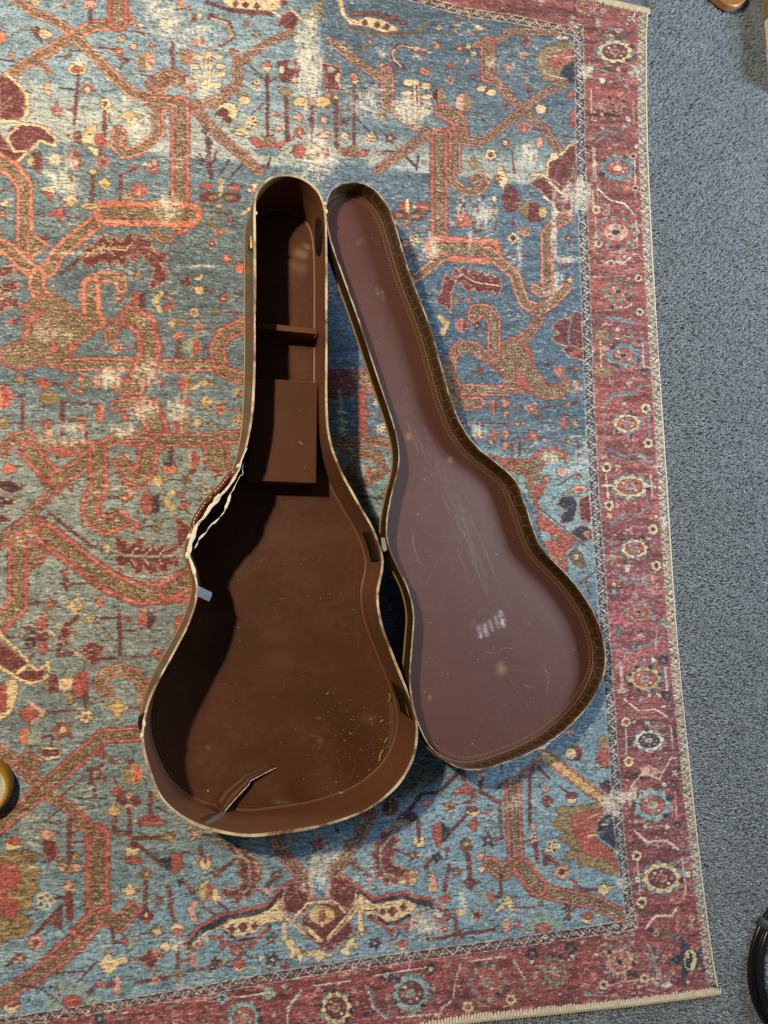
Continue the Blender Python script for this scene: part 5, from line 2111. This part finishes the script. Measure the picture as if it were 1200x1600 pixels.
# --- latches on the outside of the body
def out_frame(px, z):
    p = at([px], H)[0]; i = np.argmin(np.linalg.norm(rim - p[:2], axis=1))
    t = rim[(i + 2) % NR] - rim[i - 2]; t /= np.linalg.norm(t); n = np.array([-t[1], t[0]])
    if (rim[i] - cc[:2]) @ n < 0: n = -n
    return np.array([*rim[i], z]), np.array([*t, 0]), np.array([*n, 0])
UPV = np.array([0, 0, 1.])
def latch(px, m=M_brass, open_=False):
    p, t, n = out_frame(px, H - .022)
    b = MB(); b.box(p + n * .0022, t * .011, n * .0010, UPV * .017)
    b.tube([p + n * .004 - t * .011 + UPV * .012, p + n * .004 + t * .011 + UPV * .012], .0022, 8)
    o = b.build('latch', m, case, cc, bevel=.0004)
    b = MB()
    if open_:
        lo = [(-.011, .002), (-.0115, .020), (-.006, .027), (.006, .027), (.0115, .020), (.011, .002)]
        P = [p + t * a + n * (.003 + d_) + UPV * (.010 - d_ * .3) for a, d_ in lo]
    else:
        lo = [(-.007, .012), (-.0075, .026), (0, .030), (.0075, .026), (.007, .012)]
        P = [p + t * a + n * .006 + UPV * (z_ - .020) for a, z_ in lo]
    b.tube(spline(P, 5), .0013, 7); l2 = b.build('latch_loop', m, o, cc)
    b = MB(); b.box(p + n * .0055 + UPV * .002, t * .005, n * .003, UPV * .007); b.build('latch_lever', M_dark, o, cc, bevel=.0006)
latch((390, 372)); latch((225, 1132), M_dark); latch((443, 1303), M_brass, True); latch((322, 797), M_dark)
# --- carrying handle lying against the left side
hp = [(363, 741), (353, 750), (340, 765), (327, 783), (312, 803), (300, 822)]
q = resample(at(spline(hp, 6), H - .012), 40)
nrm = []
for p in q:
    j = np.argmin(np.linalg.norm(rim - p[:2], axis=1)); d_ = rim[j] - inner[j]; nrm.append([*(d_ / np.linalg.norm(d_)), 0])
nrm = np.array(nrm); hump = np.sin(np.linspace(0, math.pi, 40)) ** .5
q = np.array([[*rim[np.argmin(np.linalg.norm(rim - p[:2], axis=1))], p[2]] for p in q]) + nrm * (.002 + .0065 * hump)[:, None]
b = MB(); b.tube(q, .0062, 10, flat=1.2); hd = b.build('handle', M_hand, case, cc)
b = MB(); qs = resample(q + nrm * .0018 + [0, 0, .0072], 19)  # row of small pale beads along the handle
for p in qs:
    if rng.random() < .85: b.tube([p - [.0009, .0014, 0], p + [0, 0, .0006], p + [.0009, .0014, 0]], [.0005, .0011, .0005], 5)
o = b.build('handle_beads', M_white, hd, cc); tag(o, kind='stuff')
for e in (0, -1):
    b = MB(); p = q[e]; b.box(p - nrm[e] * .002, [.0035, .0045, 0], nrm[e] * .0025, UPV * .006); b.build('handle_mount', M_brass, hd, cc, bevel=.0006)

# ------------------------------------------------------------------ lid, turned back on its hinges
hA, hB = at([(514, 380)], H)[0], at([(651, 1110)], H)[0]
eu = (hB - hA) / np.linalg.norm(hB - hA); ew0 = np.cross(eu, UPV); ew0 *= 1 if ew0[0] > 0 else -1
LD = .034
M_lrim = mat('worn_lid_edge', (.5, .45, .38), .75, .25)
ln(M_lrim, mix(M_lrim, ramp(M_lrim, noise(M_lrim, 24, 8, .72), [(.42, (0, 0, 0)), (.60, (1, 1, 1))]), (.14, .08, .035), (.50, .44, .34)), bsdf(M_lrim).inputs['Base Color'])
def lid_plane(th):
    ew = ew0 * math.cos(th) - UPV * math.sin(th); en = np.cross(ew, eu); en *= np.sign(en[2]); return ew, en
lo_, hi_ = .02, .35
for _ in range(30):                                        # lower it until its far side rests on the rug
    th = (lo_ + hi_) / 2; ew, en = lid_plane(th)
    L3 = on_plane(spline(LID, 10, True), hA, en) - en * (LD + .002)
    if L3[:, 2].min() > .0005: lo_ = th
    else: hi_ = th
L3 = on_plane(spline(LID, 10, True), hA, en)
l2 = resample(np.stack([(L3 - hA) @ eu, (L3 - hA) @ ew], 1), NR, True)
print('lid angle', math.degrees(th), 'ew', ew)
def LW(P, n_): P = np.asarray(P); return hA + P[:, :1] * eu + P[:, 1:2] * ew + np.reshape(n_, (-1, 1)) * en
TL = .0012
li = inset(l2, TL); sl = cumlen(l2)
b = MB()
lv = [-LD, -LD * .5, -.001]; dr = [.0042, .0016, 0]         # the side draws in towards the board
for k in range(2):
    A = LW(inset(l2, dr[k]), lv[k] + np.zeros(NR)); Bq = LW(inset(l2, dr[k + 1]), lv[k + 1] + np.zeros(NR))
    b.strip(np.concatenate([A, A[:1]]), np.concatenate([Bq, Bq[:1]]), uv=[((s, lv[k]), (s, lv[k + 1])) for s in sl])
b.add(LW(inset(l2, .0042), -LD + np.zeros(NR)), [tuple(range(NR))], 0, [[tuple(p) for p in l2]])
lid = b.build('lid', M_lido, case, cc)
b = MB(); b.tube(LW(inset(l2, .0031), -LD + .002 + np.zeros(NR)), .0018, 8, True, up=en); b.build('welt', M_welt, lid, cc)
ZLn = -LD + .0035
sli = cumlen(li); b = MB()
lv = [ZLn, ZLn * .5, -.001]
for k in range(2):
    A = LW(inset(li, dr[k]), lv[k] + np.zeros(NR)); Bq = LW(inset(li, dr[k + 1]), lv[k + 1] + np.zeros(NR))
    b.strip(np.concatenate([A, A[:1]]), np.concatenate([Bq, Bq[:1]]), uv=[((s, lv[k]), (s, lv[k + 1])) for s in sli])
b.build('lip_lining', M_lip, lid, cc)
b = MB(); jag = np.clip(rng.normal(0, .0003, NR), -.0006, .0008)
ro, ri = inset(l2, -.0004), inset(l2, TL + .0003 + jag); tz = np.clip(rng.normal(0, .0002, NR), -.0005, .0005)
b.strip(LW(ro, -.0016 + 0 * tz), LW(ro, tz), True); b.strip(LW(ro, tz), LW(ri, tz), True); b.strip(LW(ri, tz), LW(ri, -.002 + 0 * tz), True)
b.build('rim_edge', M_lrim, lid, cc)
# lid lining with hand marks
cvs, X, Y = smear_canvas(490, 270, 960, 1215, 2)
cvs += np.clip(.012 * lown(*cvs.shape, 50, 70) + .012 * lown(*cvs.shape, 6, 6), 0, .1)
for pts, wd, a in [([(748, 980), (750, 988), (751, 994)], 6.5, .55), ([(757, 976), (758, 985), (760, 991)], 6.5, .66), ([(765, 970), (767, 977), (769, 984)], 5, .46), ([(774, 964), (776, 972), (778, 979)], 5, .5), ([(781, 957), (784, 966), (786, 976)], 7, .7), ([(750, 990), (752, 996)], 4, .5), ([(784, 968), (788, 977)], 4, .5),
                   ([(588, 450), (590, 458)], 5, .2), ([(596, 456), (599, 466)], 5, .22), ([(560, 380), (568, 374)], 8, .1),
                   ([(645, 830), (646, 850), (655, 880)], 1.4, .25), ([(735, 985), (752, 950), (775, 965)], 1, .12), ([(760, 1019), (780, 1020), (785, 1013), (800, 1013)], 1.2, .2), ([(770, 1040), (820, 1048)], 1, .12), ([(790, 1050), (815, 1090), (830, 1110)], 1, .10), ([(640, 680), (668, 685)], 1, .15), ([(850, 1040), (856, 1060), (854, 1080)], 2, .2), ([(818, 1070), (836, 1075)], 1.2, .25)]:
    smear(cvs, X, Y, pts, wd, a)
for _ in range(95):                                        # strings' worn streak down the middle
    t_ = random.random(); x = 662 + 84 * t_ + random.gauss(0, 9); y = 655 + 225 * t_ + random.gauss(0, 8); L = random.uniform(14, 60)
    smear(cvs, X, Y, [(x, y), (x + .36 * L, y + .93 * L)], random.uniform(1.0, 3.0), random.uniform(.03, .12) * (1.2 if t_ > .65 else .8))
for _ in range(110):
    x, y = random.uniform(600, 900), random.uniform(600, 1180); a = random.uniform(0, 6.3); L = random.uniform(3, 40)
    smear(cvs, X, Y, [(x, y), (x + L * .5 * math.cos(a) + random.uniform(-3, 3), y + L * .5 * math.sin(a)), (x + L * math.cos(a), y + L * math.sin(a))], random.uniform(.6, 1.0), random.uniform(.03, .11))
for _ in range(60):
    x, y = random.uniform(540, 930), random.uniform(330, 1180); r = random.uniform(.8, 2.2); smear(cvs, X, Y, [(x, y), (x + .5, y)], r, random.uniform(.2, .7))
cvs *= np.clip(.75 + .35 * lown(*cvs.shape, 7, 9) + .25 * lown(*cvs.shape, 2.5, 2.5), .1, 1.5)
cvg, _, _ = smear_canvas(490, 270, 960, 1215, 2)
for x, y, r in [(638, 681, 8), (703, 718, 7), (783, 1045, 12), (671, 1089, 4), (782, 1040, 8)]: smear(cvg, X, Y, [(x, y - 1), (x + .5, y + 2)], r, .5)
mn, mx = l2.min(0), l2.max(0)
o_ = hA + mn[0] * eu + mn[1] * ew + en * ZLn; w_, h_ = mx[0] - mn[0], mx[1] - mn[1]
M_lidlin = lining('lid_lining', (.098, .038, .029), (.108, .046, .036), .52)
M_ll = dust_mat('marked_lid_lining', M_lidlin, new_image('lid_marks', warp_map(cvs, X, Y, o_, eu, ew, w_, h_, 1100), 'Non-Color'), None, (.44, .42, .44))
M_ll = dust_mat('marked_lid_lining', M_ll, new_image('lid_spots', warp_map(cvg, X, Y, o_, eu, ew, w_, h_, 1100), 'Non-Color'), None, (.36, .22, .08))
lf = inset(li, .0039); lin2 = inset(lf, .002); P = LW(lin2, ZLn + np.zeros(NR)); uvp = frame_uv(P, o_, eu, ew, w_, h_)
b = MB(); b.add(P, [tuple(range(NR))], 0, [[tuple(q) for q in uvp]])
Pw = LW(lf, ZLn + .0025 + np.zeros(NR)); uq = frame_uv(Pw, o_, eu, ew, w_, h_)
b.strip(np.concatenate([P, P[:1]]), np.concatenate([Pw, Pw[:1]]), uv=[(tuple(uvp[i % NR]), tuple(uq[i % NR])) for i in range(NR + 1)])
b.build('lid_lining', M_ll, lid, cc)
for dist, th_m, nm in ((.0028, M_thread, 'stitching'), (.0105, M_thread, 'stitching')):
    Q = inset(lf, dist); L = cumlen(Q)[-1]; n = int(L / .0052); Q = resample(Q, 2 * n, True); b = MB()
    for k in range(n):
        p, q = LW(Q[2 * k:2 * k + 2], np.array([ZLn + (.002 if dist < .004 else .0003)] * 2)); m_ = (p + q) / 2 + en * .0006
        b.tube([p, m_, q], [.0003, .00065, .0003], 5)
    o = b.build(nm, th_m, lid, cc); tag(o, kind='stuff')
b = MB(); b.tube(LW(inset(lf, .0062), ZLn + .0003 + np.zeros(NR)), .0011, 6, True, up=en); b.build('seam_cord', mat('seam_leather', (.13, .068, .030), .3, .5), lid, cc)
# catches along the lid's free edge
l_px = proj(LW(l2, np.zeros(NR)))
def catch(px, m, s=1.0):
    i = np.argmin(np.linalg.norm(l_px - np.array(px), axis=1)); t = l2[(i + 2) % NR] - l2[i - 2]; t /= np.linalg.norm(t)
    n = (l2[i] - li[i]); n /= np.linalg.norm(n); t3, n3 = t[0] * eu + t[1] * ew, n[0] * eu + n[1] * ew; p = LW(l2[i:i + 1], -.005)[0]
    b = MB(); b.box(p + n3 * .0012, t3 * .008 * s, n3 * .0008, en * .005); o = b.build('catch', m, lid, cc, bevel=.0003)
    b = MB(); b.tube([p + n3 * .002 - t3 * .004 * s + en * .003, p + n3 * .0055 + en * .004, p + n3 * .002 + t3 * .004 * s + en * .003], .0012, 6); b.build('catch_hook', m, o, cc)
catch((627, 376), M_dark); catch((771, 716), M_dark); catch((933, 963), M_dark); catch((848, 1168), mat('nickel', (.72, .70, .64), .35, .5, .35), 1.7)
# crumbs and dust inside the case
b = MB()
for _ in range(170):
    y = rng.uniform(850, 1265); x = rng.uniform(320, 615)
    if rng.random() < .6: x = 610 - abs(rng.normal(0, 60)); y = 1180 + rng.normal(0, 55)
    if min(np.hypot(*(rim_px - [x, y]).T)) < 34: continue
    p = at([(x, y)], ZL + .0004)[0]; a = rng.uniform(0, 6.3); r = rng.choice([.0004, .0005, .0007, .0010], p=[.68, .22, .08, .02]); e = rng.uniform(1, 2.2)
    c_, s_2 = math.cos(a), math.sin(a); b.box(p, [r * e * c_, r * e * s_2, 0], [-r * s_2, r * c_, 0], [0, 0, r * .6])
for x, y in [(433, 617), (470, 642), (432, 664), (468, 691), (415, 675), (476, 730), (425, 644)]:
    p = at([(x, y)], zp + .0006)[0]; b.box(p, [.0006, 0, 0], [0, .0006, 0], [0, 0, .0005])
p = at([(470, 692)], zp + .0008)[0]; b.box(p, [.0028, -.0026, 0], [.0004, .0004, 0], [0, 0, .0004])
o = b.build('crumbs', mat('crumb', (.36, .29, .20), .8, .2), None, (0, 0, 0), smooth=False); tag(o, kind='stuff')
# ------------------------------------------------------------------ things cut by the frame
# wooden furniture foot at the top
wood = mat('honey_wood', (.42, .20, .055), .32, .5, coat=.3)
ln(wood, mix(wood, noise(wood, 30, 5, .6, mapped(wood, (6, .6, 1))), (.24, .10, .022), (.44, .21, .06)), bsdf(wood).inputs['Base Color'])
def round_slab(b, px, z0, z1, n=10, mi=0):
    T_ = at(spline(px, n, True), z1); Bm = T_.copy(); Bm[:, 2] = z0; k = len(T_)
    T2 = np.c_[inset(T_[:, :2], .0035), T_[:, 2] + .0025]
    b.strip(Bm, T_, True, mi); b.strip(T_, T2, True, mi); b.add(T2, [tuple(range(k))], mi)
ZC = ZF + .005
root_p = at([(1130, -30)], ZF)[0]
foot = empty('wooden_foot', root_p, 'varnished honey coloured wooden furniture foot on grey carpet beyond the rug corner', 'furniture foot')
b = MB(); round_slab(b, [(1104, -24), (1120, -4), (1137, 8), (1152, 10), (1163, 2), (1168, -12), (1150, -72), (1090, -92)], ZC + .006, ZC + .020); b.build('foot_board', wood, foot, root_p)
b = MB(); round_slab(b, [(1106, -22), (1122, -2), (1138, 10), (1152, 14), (1162, 7), (1166, -8), (1148, -66), (1092, -86)], ZC - .004, ZC + .006)
b.build('foot_base', mat('dark_trim', (.13, .06, .02), .5, .4), foot, root_p)
# pale post on the right
rp = at([(1204, 70)], ZF)[0]
post = empty('pale_post', rp, 'cream painted post with brown top at the right edge of the grey carpet', 'post')
cream = mat('cream_paint', (.72, .68, .50), .45, .5)
def prism(b, px, z0, z1):
    T_ = at(px, z0); k = len(T_); U = T_.copy(); U[:, 2] = z1
    b.add(np.concatenate([T_, U]), [tuple(range(k)), tuple(range(2 * k - 1, k - 1, -1))] + [(i, (i + 1) % k, k + (i + 1) % k, k + i) for i in range(k)])
b = MB(); prism(b, [(1193, 34), (1226, 30), (1232, 150), (1202, 150)], ZC - .004, ZC + .05); b.build('painted_side', cream, post, rp, smooth=False, bevel=.001)
b = MB(); prism(b, [(1188, -40), (1226, -40), (1227, 28), (1191.5, 33)], ZC - .004, ZC + .05)
brn = mat('brown_grain', (.24, .17, .09), .5, .4); ln(brn, mix(brn, noise(brn, 60, 4), (.16, .10, .05), (.34, .26, .15)), bsdf(brn).inputs['Base Color'])
b.build('brown_end', brn, post, rp, smooth=False, bevel=.001)
# round tin on the rug at the left
tc_ = at([(-26, 1228)], 0)[0]
tin = empty('round_tin', tc_, 'round tin with pale speckled top and golden rim at the left edge on the rug', 'tin')
def lathe(b, c, prof, n=64):
    V = []; 
    for r, z in prof:
        for k in range(n): q = 2 * math.pi * k / n; V.append((c[0] + r * math.cos(q), c[1] + r * math.sin(q), z))
    b.add(V, [(i * n + k, i * n + (k + 1) % n, (i + 1) * n + (k + 1) % n, (i + 1) * n + k) for i in range(len(prof) - 1) for k in range(n)])
r_ = np.linalg.norm(at([(17, 1228)], .022)[0][:2] - tc_[:2])
gold = mat('golden_rim', (.42, .24, .03), .4, .5, .25)
b = MB(); lathe(b, tc_, [(r_ - .002, .0006), (r_, .002), (r_, .018), (r_ - .0015, .0215), (r_ - .004, .023), (r_ - .007, .0225), (r_ - .008, .0205)]); b.build('rim', gold, tin, tc_)
pale = mat('speckled_top', (.55, .50, .36), .6, .4); ln(pale, mix(pale, ramp(pale, noise(pale, 260, 3), [(.4, (0, 0, 0)), (.6, (1, 1, 1))]), (.42, .40, .27), (.62, .56, .42)), bsdf(pale).inputs['Base Color'])
b = MB(); lathe(b, tc_, [(.0001, .0206), (r_ * .5, .0208), (r_ - .0078, .0206)]); b.build('top', pale, tin, tc_)
# coiled black cable bottom right
cc_ = at([(1262, 1505)], ZC)[0]
cab = empty('coiled_cable', cc_, 'coil of thick glossy black cable with a strap on the grey carpet', 'cable')
rub = mat('black_rubber', (.012, .012, .014), .28, .5)
R0 = np.linalg.norm(at([(1171, 1505)], ZC + .01)[0][:2] - cc_[:2])
b = MB(); P = []
for k in range(5 * 72):
    q = 2 * math.pi * k / 72; turn = k / 72
    r = R0 - .0052 - .0085 * (turn if turn < 3 else 6 - turn) + .001 * math.sin(3 * q + turn)
    z = ZC + .004 + (0 if turn < 3 else .009) + .0015 * math.sin(2 * q + turn)
    P.append((cc_[0] + r * math.cos(q + 1.2), cc_[1] + r * math.sin(q + 1.2), z))
b.tube(P, .0047, 10); b.build('cable', rub, cab, cc_)
q0 = math.radians(140); d_ = np.array([math.cos(q0), math.sin(q0), 0]); t_ = np.array([-d_[1], d_[0], 0])
prof = [(R0 + .001, ZC - .001), (R0 + .0015, ZC + .010), (R0 - .010, ZC + .020), (R0 - .032, ZC + .0205), (R0 - .042, ZC + .012), (R0 - .042, ZC)]
A = [cc_ * [1, 1, 0] + d_ * r + t_ * .009 + [0, 0, z] for r, z in prof]; Bq = [p - t_ * .018 for p in A]
b = MB(); b.strip(spline(A, 5), spline(Bq, 5)); o = b.build('strap', mat('grey_webbing', (.05, .05, .055), .8, .3), cab, cc_)
md = o.modifiers.new('thick', 'SOLIDIFY'); md.thickness = .0012
